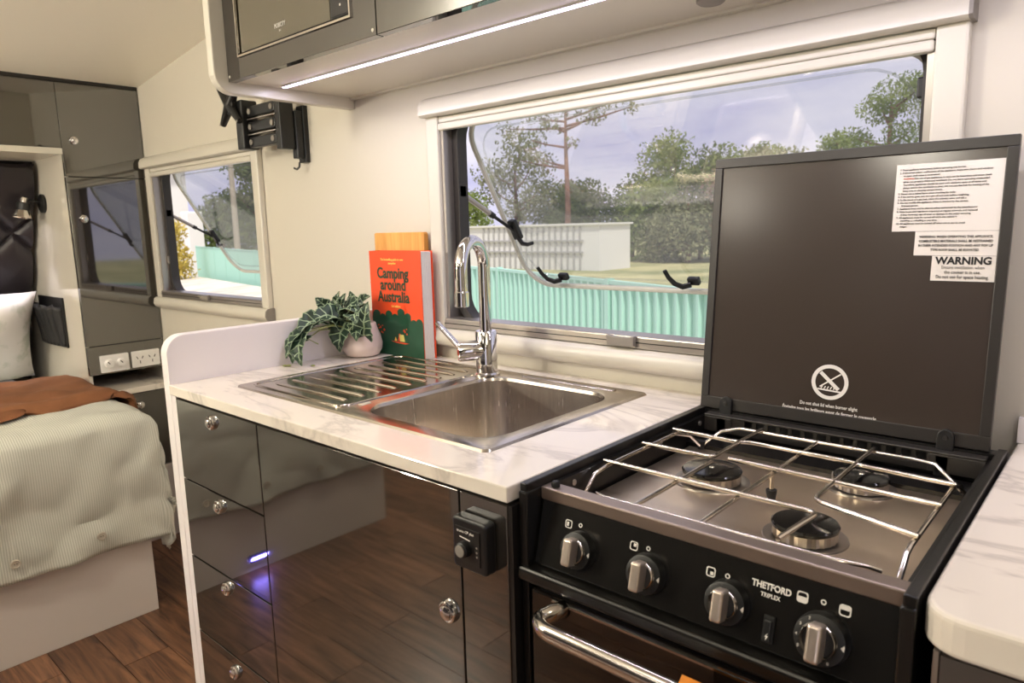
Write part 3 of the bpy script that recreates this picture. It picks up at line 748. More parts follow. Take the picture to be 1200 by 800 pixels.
# ------------------------------------------------------------------ heater control on the cabinet front
HC = thing('heater_control', (-0.600, YF, 0.78), 'square black heater control with round dial on the cabinet front', 'control')
MB().prism(rrect(-0.634, -0.574, 0.782, 0.851, 0.006, 4), 1, YF - 0.020, YF - 0.0002).build('housing', 'black_plastic', HC, bevel=0.004, seg=3)
bx('face_plate', 'dark_edge', -0.627, -0.584, YF - 0.0212, YF - 0.0198, 0.793, 0.839, HC)
k = MB().lathe([(0.0105, 0), (0.0105, 0.008), (0.008, 0.010)], (-0.609, YF - 0.021, 0.812), (0, -1, 0), 24).build('dial', 'black_satin', HC, smooth=True)
MB().lathe([(0.0078, 0), (0.0075, 0.0012), (0, 0.0014)], (-0.609, YF - 0.031, 0.812), (0, -1, 0), 24).build('dial_cap', 'grey_cap', k, smooth=True)
text('truma CP plus', 0.0052, FM(-0.608, YF - 0.0216, 0.834), 'white_print', HC, 'lettering')
for j in range(3): MB().lathe([(0.0016, 0), (0, 0.001)], (-0.589, YF - 0.0212, 0.818 - j * 0.006), (0, -1, 0), 10).build('indicator', 'grey_cap', HC)
flatpoly('symbol', 'white_print', [(-0.618, 0.826), (-0.600, 0.824), (-0.600, 0.8252), (-0.618, 0.8272)], YF - 0.0213, HC)

# ================================================================== cooker
CK = thing('gas_cooker', (-0.33, 0.86, 0), 'black built-in gas cooker with three burners and raised black lid', 'cooker')
cx0, cx1 = -0.547, -0.116
bx('side_panel', 'black_enamel', cx0, cx0 + 0.011, 0.615, 1.100, 0.02, 0.903, CK, bevel=0.0015)
bx('side_panel', 'black_enamel', cx1 - 0.011, cx1, 0.615, 1.100, 0.02, 0.903, CK, bevel=0.0015)
bx('oven_box', 'black_satin', cx0 + 0.011, cx1 - 0.011, 0.640, 1.095, 0.02, 0.845, CK)
bx('back_panel', 'black_enamel', cx0 + 0.011, cx1 - 0.011, 1.078, 1.100, 0.845, 0.900, CK)
bx('inner_wall', 'black_enamel', cx0 + 0.011, cx0 + 0.018, 0.66, 1.078, 0.845, 0.892, CK)
bx('inner_wall', 'black_enamel', cx1 - 0.018, cx1 - 0.011, 0.66, 1.078, 0.845, 0.892, CK)
for sx_ in (cx0 + 0.018, cx1 - 0.018):
    for sy_ in (0.70, 0.92, 1.045):
        MB().lathe([(0.004, -0.001), (0.004, 0.0015), (0.0025, 0.0022), (0, 0.0022)], (sx_, sy_, 0.882), (1 if sx_ < -0.3 else -1, 0, 0), 12).build('screw', 'aluminium', CK, smooth=True)
# vented back rail with a row of rounded slots
poly = [(-0.482, 0.868), (-0.200, 0.868)]
nsl = 14; pitch = 0.0188
xr = -0.203
poly.append((-0.200, 0.893))
for i in range(nsl):
    c = -0.209 - i * pitch
    poly.append((c + 0.0065, 0.893))
    for q in range(5):
        a = -PI * (q / 4)
        poly.append((c + 0.0065 * math.cos(a), 0.885 + 0.0065 * math.sin(a)))
    poly.append((c - 0.0065, 0.893))
poly.append((-0.482, 0.893))
MB().prism(poly, 1, 1.062, 1.066).build('vent_rail', 'lid_frame', CK)
bx('rail_top', 'lid_frame', cx0 + 0.018, cx1 - 0.018, 1.060, 1.079, 0.893, 0.8965, CK, bevel=0.001)
bx('rail_shadow_gap', 'black_rubber', cx0 + 0.018, cx1 - 0.018, 1.0765, 1.078, 0.86, 0.893, CK)
for a, b in ((cx0 + 0.018, -0.482), (-0.200, cx1 - 0.018)):
    bx('rail_end', 'lid_frame', a, b, 1.060, 1.0765, 0.868, 0.893, CK, bevel=0.001)
bx('rear_slope', 'black_enamel', cx0 + 0.018, cx1 - 0.018, 1.00, 1.062, 0.850, 0.862, CK)
# steel hob plate
bx('hob_plate', 'hob_steel', cx0 + 0.022, cx1 - 0.018, 0.664, 1.012, 0.848, 0.856, CK, bevel=0.003, seg=3)
HZ = 0.856
def burner(x, y, r):
    b = MB().lathe([(r * 1.28, 0), (r * 1.26, 0.0018), (r * 1.12, 0.0022), (r * 1.05, 0.0006)], (x, y, HZ), n=40).build('burner', 'burner_ring', CK, smooth=True)
    mb = MB(); n = 48; vs = []
    for k in range(n):
        a = 2 * PI * k / n; rr = r * (0.97 if k % 2 else 0.93)
        vs += [(x + rr * math.cos(a), y + rr * math.sin(a), HZ + 0.002), (x + rr * math.cos(a), y + rr * math.sin(a), HZ + 0.013)]
    mb.add(vs, [(2 * k, 2 * ((k + 1) % n), 2 * ((k + 1) % n) + 1, 2 * k + 1) for k in range(n)] + [tuple(2 * k + 1 for k in range(n))])
    mb.build('flame_ring', 'burner_ring', b)
    MB().lathe([(r * 0.9, 0.0), (r, 0.001), (r * 1.01, 0.004), (r * 0.96, 0.0062), (r * 0.5, 0.0075), (r * 0.12, 0.0078), (0, 0.0078)], (x, y, HZ + 0.0128), n=40).build('burner_cap', 'burner_cap', b, smooth=True)
    MB().lathe([(0.004, 0), (0.0035, 0.0012), (0, 0.0014)], (x, y, HZ + 0.0205), n=14).build('cap_stud', 'chrome_soft', b, smooth=True)
    MB().lathe([(0.0026, 0), (0.0026, 0.010), (0.0015, 0.012)], (x - r * 1.12, y + r * 0.3, HZ), n=10).build('igniter', 'grey_cap', b, smooth=True)
burner(-0.424, 0.876, 0.040); burner(-0.258, 0.970, 0.034); burner(-0.262, 0.776, 0.036)
# trivet of bent wire
TZ = 0.888; wr = 0.0030
tl, tr_, tf, tb = -0.522, -0.151, 0.676, 1.035
TR = MB().tube([(tl, 0.705, HZ + 0.002), (tl, 0.735, TZ - 0.004), (tl, 0.765, TZ), (tl, 0.95, TZ), (tl + 0.012, 0.975, TZ - 0.006), (tl + 0.02, 0.995, HZ + 0.006)], wr, 10).build('trivet', 'wire', CK, smooth=True)
def wire(pts): return MB().tube(pts, wr, 10).build('wire', 'wire', TR, smooth=True)
wire([(tr_, 0.700, HZ + 0.002), (tr_, 0.735, TZ - 0.003), (tr_, 0.75, TZ), (tr_, 0.955, TZ), (tr_ + 0.002, 0.985, TZ - 0.008), (tr_ + 0.004, 1.003, HZ + 0.010)])
wire([(tr_ + 0.002, 1.000, HZ + 0.012), (-0.185, 1.030, TZ), (-0.215, tb, TZ), (-0.455, tb, TZ), (-0.480, 1.022, TZ - 0.006), (-0.500, 0.997, HZ + 0.006)])
wire([(-0.480, 0.681, TZ - 0.004), (-0.462, 0.668, TZ), (-0.20, 0.672, TZ), (-0.175, 0.690, TZ - 0.006), (-0.165, 0.700, HZ + 0.02)])
T2 = TZ + 0.005
def bend(p0, corner, p1, r=0.012, n=5):
    p0, c, p1 = Vector(p0), Vector(corner), Vector(p1); a = c + (p0 - c).normalized() * r; b = c + (p1 - c).normalized() * r
    return [p0] + [a * (1 - t) ** 2 + c * 2 * t * (1 - t) + b * t * t for t in [k / n for k in range(n + 1)]] + [p1]
wire(bend((tl - 0.006, 0.768, T2), (-0.245, 0.764, T2), (-0.254, 0.674, T2)))
wire(bend((tl - 0.006, 0.866, T2), (-0.420, 0.868, T2), (-0.420, tb, T2)))
wire(bend((tl - 0.006, 0.956, T2), (-0.425, 0.953, T2), (-0.405, 0.962, T2), 0.006) + [(-0.300, 0.960, T2)])
wire(bend((tr_ + 0.004, 0.948, T2), (-0.262, 0.952, T2), (-0.262, tb, T2)))
wire([(tr_ + 0.004, 0.868, T2), (-0.400, 0.876, T2)])
wire(bend((tr_ + 0.004, 0.765, T2), (-0.262, 0.800, T2), (-0.262, 0.958, T2)))
wire([(-0.420, 0.672, TZ - 0.001), (-0.420, 0.868, TZ - 0.001)])
wire([(-0.338, 0.672, TZ - 0.001), (-0.338, tb, TZ - 0.001)])
wire([(-0.300, 0.960, T2), (-0.262, 0.958, T2)])
for fx, fy in ((tl + 0.02, 0.998), (tr_ + 0.005, 1.006), (-0.335, 0.862)):
    MB().lathe([(0.005, 0), (0.0068, 0.010), (0.0068, 0.013), (0.001, 0.013)], (fx, fy, HZ), n=14).build('rubber_foot', 'black_rubber', TR, smooth=True)
    if fx < -0.3 and fy < 0.9: MB().tube([(fx, fy, HZ + 0.012), (fx, fy, TZ)], wr, 10).build('wire', 'wire', TR, smooth=True)
# front fascia
FO = Vector((-0.533, 0.643, 0.878)); UV = Vector((0, 0.02, 0.078)).normalized()
FMx = frame(FO, (1, 0, 0), UV)           # local z faces the cook
fw_ = 0.407
bx('front_strip', 'fascia_strip', cx0 + 0.012, cx1 - 0.012, 0.640, 0.662, 0.877, 0.8935, CK, bevel=0.002)
fa = MB(FMx).box(0.0, fw_, -0.080, 0.0, -0.010, 0.0).build('fascia', 'fascia', CK, bevel=0.001)
bx('front_lip', 'black_enamel', cx0 - 0.002, cx1 + 0.002, 0.606, 0.640, 0.780, 0.7985, CK, bevel=0.005, seg=3)
bx('front_post', 'black_enamel', cx0, cx0 + 0.0125, 0.612, 0.65, 0.79, 0.893, CK, bevel=0.002)
bx('front_post', 'black_enamel', cx1 - 0.0125, cx1, 0.612, 0.65, 0.79, 0.893, CK, bevel=0.002)
MB().lathe([(0.0055, 0), (0.0055, 0.004), (0.004, 0.007), (0, 0.0075)], (cx0 + 0.028, 0.650, 0.8935), n=14).build('lid_buffer', 'black_rubber', CK, smooth=True)
def knob(u, v, big, ang):
    r = 0.0225 if not big else 0.0245
    M = FMx @ T((u, v, 0))
    k = MB(M).lathe([(r, 0), (r * 0.98, 0.006), (r * 0.93, 0.011), (r * 0.70, 0.0125)], (0, 0, 0), n=32).build('knob', 'black_satin', fa, smooth=True)
    MB(M).lathe([(r * 0.70, 0.012), (r * 0.68, 0.016), (r * 0.62, 0.0175), (r * 0.56, 0.0130)], (0, 0, 0), n=28).build('knob_ring', 'chrome_soft', fa, smooth=True)
    MB(M).lathe([(r * 0.58, 0.0128), (r * 0.56, 0.0140), (0, 0.0142)], (0, 0, 0), n=24).build('knob_centre', 'black_satin', fa, smooth=True)
    Mg = M @ Matrix.Rotation(ang, 4, 'Z')
    MB(Mg).box(-r * 0.27, r * 0.27, -r * 0.70, r * 0.70, 0.012, 0.030).build('knob_grip', 'knob_chrome', fa, bevel=0.003, seg=3)
    # flame mark on the skirt
    MB(M).prism([(r * 0.78, 0.0), (r * 0.90, 0.0035), (r * 0.92, 0.0005), (r * 0.90, -0.0025)], 2, 0.0115, 0.0122).build('knob_mark', 'white_print', fa)
for i, u in enumerate((0.064, 0.155, 0.248, 0.340)):
    knob(u, -0.047 if i < 3 else -0.050, i == 3, 0.0)
def rr_icon(u, v, s, filled):
    mb = ring_prism(MB(FMx), rrect(u - s, u + s, v - s, v + s, s * 0.5, 4), rrect(u - s * 0.78, u + s * 0.78, v - s * 0.78, v + s * 0.78, s * 0.4, 4), 0.0, 0.0004, lambda p, q: (p[0], p[1], q))
    mb.build('burner_symbol', 'white_print', fa)
    if filled: 
        a, b, c, d = filled
        MB(FMx).prism(rrect(u + a * s, u + b * s, v + c * s, v + d * s, 0.1 * s, 3), 2, 0.0, 0.0004).build('burner_symbol', 'white_print', fa)
def o_icon(u, v):
    n = 16
    o_ = [(u + 0.0026 * math.cos(2 * PI * k / n), v + 0.0026 * math.sin(2 * PI * k / n)) for k in range(n)]; i_ = [(u + 0.0015 * math.cos(2 * PI * k / n), v + 0.0015 * math.sin(2 * PI * k / n)) for k in range(n)]
    ring_prism(MB(FMx), o_, i_, 0.0, 0.0004, lambda p, q: (p[0], p[1], q)).build('off_symbol', 'white_print', fa)
rr_icon(0.043, -0.0215, 0.0050, (-0.5, 0.1, -0.5, 0.5)); o_icon(0.060, -0.019)
rr_icon(0.134, -0.0225, 0.0050, (-0.1, 0.6, -0.1, 0.6)); o_icon(0.152, -0.0205)
rr_icon(0.226, -0.0235, 0.0050, (-0.1, 0.6, -0.6, 0.1)); o_icon(0.244, -0.0225)
rr_icon(0.318, -0.0195, 0.0052, (-0.75, 0.75, -0.75, 0.1)); o_icon(0.337, -0.0180)
rr_icon(0.356, -0.0195, 0.0052, (-0.75, 0.75, 0.1, 0.75))
text('THETFORD', 0.0088, FMx @ T((0.2885, -0.0200, 0.0003)), 'white_print', fa, 'lettering', sx=0.86, bold=0.0003)
text('TRIPLEX', 0.0058, FMx @ T((0.2885, -0.0285, 0.0003)), 'white_print', fa, 'lettering', sx=0.9, bold=0.0001)
sw = MB(FMx).box(0.2855, 0.2965, -0.072, -0.046, 0.0, 0.003).build('ignition_switch', 'black_rubber', fa, bevel=0.001)
MB(FMx).box(0.2875, 0.2945, -0.070, -0.050, 0.003, 0.0055).build('ignition_switch', 'black_satin', fa, bevel=0.001)
MB(FMx).prism([(0.2905, -0.069), (0.2930, -0.0645), (0.2912, -0.0645), (0.2928, -0.061), (0.2895, -0.0655), (0.2910, -0.0655)], 2, 0.0055, 0.0059).build('spark_symbol', 'white_print', fa)
# numbers on the oven dial
for i, ch in enumerate('8765432'):
    a = math.radians(-60 - i * 30)
    text(ch, 0.0040, FMx @ T((0.340 + 0.0200 * math.cos(a), -0.050 + 0.0200 * math.sin(a), 0.0120)), 'white_print', fa, 'dial_number')
# oven door with tubular handle
OD = MB().prism([(cx0 + 0.016, 0.20), (cx1 - 0.016, 0.20), (cx1 - 0.016, 0.772), (cx0 + 0.016, 0.772)], 1, 0.612, 0.640).build('oven_door', 'oven_glass', CK, bevel=0.003)
hx0, hx1, hy, hz = -0.492, -0.150, 0.566, 0.758
MB().tube([(hx0 + 0.012, 0.612, hz + 0.004), (hx0 + 0.008, 0.595, hz + 0.004)] + [(hx0 + 0.028 - 0.028 * math.sin(a), hy + 0.022 - 0.022 * math.cos(a) , hz) for a in [PI / 2 - PI / 2 * k / 5 for k in range(6)]] + [(hx1, hy, hz), (hx1 + 0.01, 0.60, hz), (hx1 + 0.01, 0.612, hz)], 0.0115, 14, flat=(0.75, 1.0)).build('oven_handle', 'chrome_soft', OD, smooth=True)
bx('door_trim', 'chrome_soft', cx0 + 0.05, cx1 - 0.10, 0.6105, 0.6125, 0.7655, 0.7680, OD)
bx('grill_panel', 'black_satin', cx0 + 0.016, cx1 - 0.016, 0.622, 0.640, 0.772, 0.782, CK)
bx('lower_panel', 'black_enamel', cx0 + 0.016, cx1 - 0.016, 0.62, 0.640, 0.02, 0.198, CK)
# raised lid
LO = Vector((-0.546, 1.080, 0.902)); LM = frame(LO, (1, 0, 0), (0, 0.0971, 0.9953))
LW, LH = 0.412, 0.410
ld_ = MB(LM).box(0.004, LW - 0.004, 0.004, LH - 0.004, -0.009, -0.003).build('lid', 'lid_glass', CK)
for q in ((0, LW, 0, 0.019), (0, LW, LH - 0.015, LH), (0, 0.013, 0.019, LH - 0.015), (LW - 0.013, LW, 0.019, LH - 0.015)):
    MB(LM).box(q[0], q[1], q[2], q[3], -0.012, 0.0).build('lid_edge', 'lid_frame', ld_, bevel=0.001)
ZT = -0.0028
def sticker(name, u0, u1, v0, v1): return MB(LM).box(u0, u1, v0, v1, ZT - 0.0002, ZT + 0.0002).build(name, 'paper', ld_)
ZP = ZT + 0.0005
sticker('instruction_sticker', 0.272, 0.3985, 0.289, 0.381); sticker('warning_sticker', 0.302, 0.3985, 0.256, 0.2886); sticker('hazard_sticker', 0.325, 0.3985, 0.222, 0.2556)
lines = [('1. Read appliance instructions before operating this burner.', 0), ('2. If abnormal odour, malfunction of the appliance, inspection doors and windows', 0), ('at open until cause is ascertained.', 1),
         ('WARNING: The use of gas appliances in vans can be hazardous and cause death', 1), ('when not properly fitted and ventilated. Do not leave operating unattended.', 1), ('Therefore, appliances should be used with windows open at all times and', 1), ('always ensure the ventilation is clear. Do not use the hob for heating of the', 1), ('living area or sleeping compartment.', 1),
         ('3. Never use a naked flame when checking for leaks.', 0), ('4. If the burner goes out, turn gas off and wait before relighting.', 0), ('5. In the event of a gas leak, close the cylinder valve and call a', 0), ('6. Do not modify this appliance. Have it checked by the service', 0), ('licensed person.', 1),
         ('7. Appliance must not be altered unless authorised by the manufacturer', 0), ('8. Have hoses and regulators inspected at regular intervals and replaced', 0), ('if they show any sign of wear or damage to the outer covering.', 1), ('9. All appliances must be turned off while the vehicle is', 0), ('travelling or refuelling at any time.', 1), ('10. All appliances must be turned off when not in use to avoid', 0), ('danger.', 1)]
for i, (s_, ind) in enumerate(lines):
    red = s_.startswith('WARNING')
    if red:
        text('WARNING:', 0.0034, LM @ T((0.2815, 0.3735 - i * 0.0041, ZP)), 'red_print', ld_, 'instruction_line', align='LEFT', sx=0.8)
        s_ = s_[9:]; off = 0.295
    else: off = 0.2815 if ind else 0.2765
    text(s_, 0.0034, LM @ T((off, 0.3735 - i * 0.0041, ZP)), 'black_print', ld_, 'instruction_line', align='LEFT', sx=0.97)
for i, s_ in enumerate(('WARNING: WHEN OPERATING THIS APPLIANCE,', 'COMBUSTIBLE MATERIALS SHALL BE RESTRAINED', 'IN THEIR INTENDED POSITION AND ANY POP UP', 'TYPE ROOF SHALL BE ELEVATED')):
    text(s_, 0.0045, LM @ T((0.3502, 0.2812 - i * 0.0059, ZP)), 'black_print', ld_, 'warning_line', sx=0.86, bold=0.00005)
text('WARNING', 0.0135, LM @ T((0.3618, 0.2488, ZP)), 'black_print', ld_, 'hazard_line', sx=0.98, bold=0.0005)
for i, s_ in enumerate(('Ensure ventilation when', 'the cooker is in use.', 'Do not use for space heating.')):
    text(s_, 0.0064, LM @ T((0.3618, 0.2402 - i * 0.0064, ZP)), 'grey_print' if i < 1 else 'black_print', ld_, 'hazard_line', sx=0.80)
text('Do not shut lid when burner alight', 0.0072, LM @ T((0.205, 0.030, ZP)), 'white_print', ld_, 'lettering', sx=0.82, bold=0.0001)
text('Éteindre tous les brûleurs avant de fermer le couvercle', 0.0072, LM @ T((0.205, 0.0205, ZP)), 'white_print', ld_, 'lettering', sx=0.84, bold=0.0001)
n = 40; cu_, cv_ = 0.205, 0.066
cir = lambda r: [(cu_ + r * math.cos(2 * PI * k / n), cv_ + r * math.sin(2 * PI * k / n)) for k in range(n)]
ring_prism(MB(LM), cir(0.0265), cir(0.0210), ZT, ZT + 0.0005, lambda p, q: (p[0], p[1], q)).build('no_closing_symbol', 'white_print', ld_)
def bar(u0, v0, u1, v1, wd, d0=0.0):
    a = Vector((u0, v0, 0)); b = Vector((u1, v1, 0)); nrm = Vector((-(b - a).y, (b - a).x, 0)).normalized() * wd / 2
    MB(LM).prism([(a - nrm)[:2], (b - nrm)[:2], (b + nrm)[:2], (a + nrm)[:2]], 2, ZT, ZT + 0.0005 + d0).build('no_closing_symbol', 'white_print', ld_)
bar(cu_ - 0.014, cv_ - 0.008, cu_ + 0.0150, cv_ + 0.0135, 0.0020)
bar(cu_ - 0.014, cv_ + 0.014, cu_ + 0.0130, cv_ - 0.010, 0.0052, 0.0001)
bar(cu_ - 0.017, cv_ - 0.0115, cu_ + 0.017, cv_ - 0.0135, 0.0022)
for j in range(6): bar(cu_ - 0.012 + j * 0.0045, cv_ - 0.0105, cu_ - 0.010 + j * 0.0045, cv_ - 0.0065, 0.0014, 0.0002)
for hx_ in (0.047, 0.362):
    out = [(hx_ - 0.0105, -0.012), (hx_ + 0.0105, -0.012), (hx_ + 0.0105, 0.012)] + [(hx_ + 0.0105 * math.cos(a), 0.012 + 0.0105 * math.sin(a)) for a in [PI * k / 8 for k in range(1, 8)]] + [(hx_ - 0.0105, 0.012)]
    MB(LM).prism(out, 2, 0.0, 0.007).build('hinge', 'black_plastic', ld_, bevel=0.0015)
    MB(LM).lathe([(0.0035, 0.007), (0.0030, 0.0082), (0, 0.0084)], (hx_, 0.011, 0), n=12).build('hinge_screw', 'lid_frame', ld_)
    MB().box(LO.x + hx_ - 0.009, LO.x + hx_ + 0.009, 1.060, 1.072, 0.862, 0.893).build('hinge_strut', 'black_plastic', CK, bevel=0.002)
# tea towel over the oven handle
tw = []
vs = []; fs = []; uvs = []
nu, nv = 12, 14
for i in range(nu + 1):
    for j in range(nv + 1):
        u = i / nu; s_ = j / nv * 0.40 - 0.06
        x = -0.302 + 0.145 * u
        wv = 0.004 * math.sin(u * 11) * min(1, max(0, (s_) * 6)) 
        a = max(-1.5, min(1.5, s_ / 0.017))
        if abs(s_) <= 0.017 * PI / 2: yy = hy - 0.017 * math.sin(s_ / 0.017); zz = hz + 0.017 * math.cos(s_ / 0.017)
        elif s_ > 0: yy = hy - 0.017 - wv; zz = hz - (s_ - 0.017 * PI / 2)
        else: yy = hy + 0.017; zz = hz + (s_ + 0.017 * PI / 2)
        vs.append((x, yy, zz))
for i in range(nu):
    for j in range(nv):
        q = i * (nv + 1) + j; fs.append((q, q + 1, q + nv + 2, q + nv + 1))
tw = MB().add(vs, fs).build('tea_towel', 'mustard_cloth', smooth=True)
so = tw.modifiers.new('thick', 'SOLIDIFY'); so.thickness = 0.003; so.offset = 1
tag(tw, 'mustard tea towel hanging over the oven handle', 'towel')

# ------------------------------------------------------------------ right-hand worktop and cabinet
rw = MB().prism([(0.9, 0.603), (-0.080, 0.603)] + [(-0.080 - 0.033 * math.sin(a), 0.636 - 0.033 * math.cos(a)) for a in [PI / 2 * k / 6 for k in range(1, 7)]] + [(-0.113, WY), (0.9, WY)], 2, 0.866, 0.900).build('worktop', 'marble', bevel=0.005, seg=3)
tag(rw, 'pale marble-look worktop with rounded corner right of the cooker', 'worktop')
RC = thing('side_cabinet', (0.40, 0.88, 0), 'dark base cabinet under the worktop right of the cooker', 'cabinet')
bx('carcass', 'dark_edge', -0.100, 0.88, 0.632, 1.16, 0.0, 0.865, RC)
bx('door', 'dark_gloss', -0.098, 0.38, 0.613, 0.631, 0.06, 0.862, RC, bevel=0.0012)
bx('door', 'dark_gloss', 0.383, 0.88, 0.613, 0.631, 0.06, 0.862, RC, bevel=0.0012)
bx('edge_strip', 'aluminium', -0.102, -0.098, 0.612, 0.632, 0.06, 0.864, RC)
bx('trim_1', 'white_panel', -0.113, 0.9, WY - 0.012, WY - 0.0005, 0.9005, 0.935)['kind'] = 'structure'

# ================================================================== overhead cabinet, microwave, LED strip
OH = thing('overhead_cabinet', (-0.5, 1.0, 1.52), 'dark-doored white overhead cabinet above the kitchen window', 'cabinet')
OY = 0.822
for q in ((-1.577, 0.85, OY + 0.0185, WY - 0.001, 1.549, 1.562), (-1.577, 0.85, OY + 0.019, WY - 0.001, 1.918, 1.932), (-1.577, -1.562, OY + 0.019, WY - 0.001, 1.562, 1.918), (-1.046, -1.034, OY + 0.019, WY - 0.001, 1.562, 1.918), (0.835, 0.85, OY + 0.019, WY - 0.001, 1.562, 1.918), (-1.562, 0.835, WY - 0.012, WY - 0.001, 1.562, 1.918)):
    bx('carcass_panel', 'cream_plastic', *q, OH)
pe = [(WY - 0.001, 1.522), (WY - 0.001, 1.932), (0.790, 1.932), (0.790, 1.572)] + [(0.835 - 0.045 * math.cos(a), 1.567 - 0.045 * math.sin(a)) for a in [PI / 2 * k / 8 for k in range(0, 9)]]
MB().prism(pe, 0, -1.604, -1.578).build('end_panel', 'cream_plastic', OH, bevel=0.003)
# the microwave surround is a panel with a cut-out
mw = (-1.521, -1.108, 1.589, 1.86)
mbp = MB(); ring_prism(mbp, [(-1.577, 1.546), (-1.041, 1.546), (-1.041, 1.930), (-1.577, 1.930)], [(mw[0], mw[2]), (mw[1], mw[2]), (mw[1], mw[3]), (mw[0], mw[3])], OY, OY + 0.018, xz)
mbp.build('surround_panel', 'dark_gloss', OH, bevel=0.001)
for a, b in ((-1.038, -0.42), (-0.417, 0.21), (0.213, 0.85)):
    d = bx('door', 'dark_gloss', a, b, OY, OY + 0.018, 1.546, 1.930, OH, bevel=0.0012)
    lockknob((b - 0.04, OY, 1.72), d)
for sx_, sz_ in ((-1.569, 1.556), (-1.050, 1.556)):
    MB().lathe([(0.0035, 0), (0.003, 0.0008), (0, 0.001)], (sx_, OY, sz_), (0, -1, 0), 12).build('screw_cover', 'cream_plastic', OH)
bx('joint_trim', 'cream_plastic', -1.578, 0.85, WY - 0.016, WY - 0.001, 1.5445, 1.549, OH)
MW = thing('microwave', ((mw[0] + mw[1]) / 2, OY + 0.1, mw[2]), 'built-in microwave with grey glass door in the overhead cabinet', 'microwave')
bx('body', 'black_satin', mw[0] + 0.004, mw[1] - 0.004, OY + 0.010, OY + 0.30, mw[2] + 0.004, mw[3] - 0.004, MW)
ring_prism(MB(), [(mw[0], mw[2]), (mw[1], mw[2]), (mw[1], mw[3]), (mw[0], mw[3])], [(mw[0] + 0.004, mw[2] + 0.004), (mw[1] - 0.004, mw[2] + 0.004), (mw[1] - 0.004, mw[3] - 0.004), (mw[0] + 0.004, mw[3] - 0.004)], OY - 0.004, OY + 0.012, xz).build('silver_trim', 'chrome_soft', MW)
bx('door', 'mw_glass', mw[0] + 0.008, -1.178, OY + 0.003, OY + 0.012, mw[2] + 0.010, mw[3] - 0.008, MW)
bx('control_panel', 'black_satin', -1.176, mw[1] - 0.008, OY + 0.003, OY + 0.012, mw[2] + 0.010, mw[3] - 0.008, MW)
bx('door_button', 'dark_edge', -1.171, mw[1] - 0.013, OY + 0.001, OY + 0.004, mw[2] + 0.012, mw[2] + 0.058, MW, bevel=0.001)
text('MOBICITY', 0.0125, FM(-1.352, OY + 0.0024, 1.6245), 'white_print', MW, 'lettering', sx=0.72)
text('RV', 0.0060, FM(-1.352, OY + 0.0024, 1.6140), 'white_print', MW, 'lettering')
flatpoly('door_symbol', 'white_print', [(-1.148, 1.630), (-1.142, 1.626), (-1.136, 1.634), (-1.142, 1.630)], OY + 0.0008, MW)
flatpoly('door_symbol', 'white_print', [(-1.144, 1.616), (-1.140, 1.616), (-1.140, 1.620), (-1.144, 1.620)], OY + 0.0008, MW)
LS = thing('led_strip', (-0.45, 0.946, 1.545), 'slim glowing lilac light strip under the overhead cabinet', 'light strip')
bx('channel', 'white_plastic', -1.555, 0.60, 0.939, 0.953, 1.5462, 1.549, LS)
bx('diffuser', 'led', -1.553, 0.598, 0.9415, 0.9505, 1.5448, 1.5463, LS)
ll = bpy.data.lights.new('strip_light', 'AREA'); ll.shape = 'RECTANGLE'; ll.size = 2.1; ll.size_y = 0.009; ll.energy = 4.4; ll.color = (0.90, 0.85, 1.0)
lo = bpy.data.objects.new('strip_light', ll); COL.objects.link(lo); lo.location = (-0.478, 0.946, 1.5442)
pk = MB().lathe([(0.022, 0), (0.022, -0.004), (0.018, -0.007), (0.001, -0.007)], (-0.54, 1.079, 1.549), n=24).build('downlight_puck', 'grey_cap', smooth=True)  # disc taken for a downlight, built unlit
tag(pk, 'small round grey puck under the overhead cabinet', 'downlight')

# ================================================================== TV bracket on the wall
TB = thing('tv_bracket', (-1.81, WY, 1.40), 'black folded swing-arm TV bracket on the wall beside the overhead cabinet', 'bracket')
bx('wall_plate', 'black_satin', -1.836, -1.800, 1.150, WY, 1.405, 1.560, TB, bevel=0.002)
bx('slide_rail', 'black_plastic', -1.831, -1.805, 1.128, 1.150, 1.415, 1.545, TB, bevel=0.003)
bx('pivot_block', 'black_satin', -1.840, -1.812, 1.084, 1.128, 1.440, 1.590, TB, bevel=0.003)
for k in range(3):
    z = 1.470 + k * 0.043
    mb = MB(); mb.prism(rrect(-1.985, -1.835, z - 0.015, z + 0.015, 0.010, 4), 1, 1.082 - 0.0, 1.106)
    a_ = mb.build('arm', 'black_plastic', TB, bevel=0.003)
    for xx in (-1.970, -1.850):
        MB().lathe([(0.008, 0), (0.008, 0.003), (0.005, 0.004), (0, 0.004)], (xx, 1.082, z), (0, -1, 0), 14).build('pivot_cap', 'grey_cap', a_, smooth=True)
for z in (1.4915, 1.5345):
    bx('link_plate', 'aluminium', -1.985, -1.83, 1.080, 1.108, z - 0.0015, z + 0.0015, TB)
bx('knuckle', 'black_satin', -2.022, -1.982, 1.065, 1.115, 1.452, 1.590, TB, bevel=0.004)
for s1, s2 in ((1, 1), (-1, -1), (1, -1), (-1, 1)):
    c = Vector((-2.030, 1.056, 1.578))
    tip = c + Vector((s1 * 0.050, 0, s2 * 0.050))
    MB().tube([c, c.lerp(tip, 0.5), tip], [0.016, 0.012, 0.009], 10, flat=(1, 0.35) if False else None).build('mount_arm', 'black_satin', TB, smooth=True)
    MB().lathe([(0.004, 0), (0, 0.001)], tip + Vector((0, -0.009, 0)), (0, -1, 0), 10).build('mount_hole', 'grey_cap', TB)
MB().lathe([(0.026, 0), (0.026, 0.012), (0.018, 0.014), (0, 0.014)], (-2.030, 1.062, 1.578), (0, -1, 0), 20).build('mount_hub', 'black_satin', TB, smooth=True)
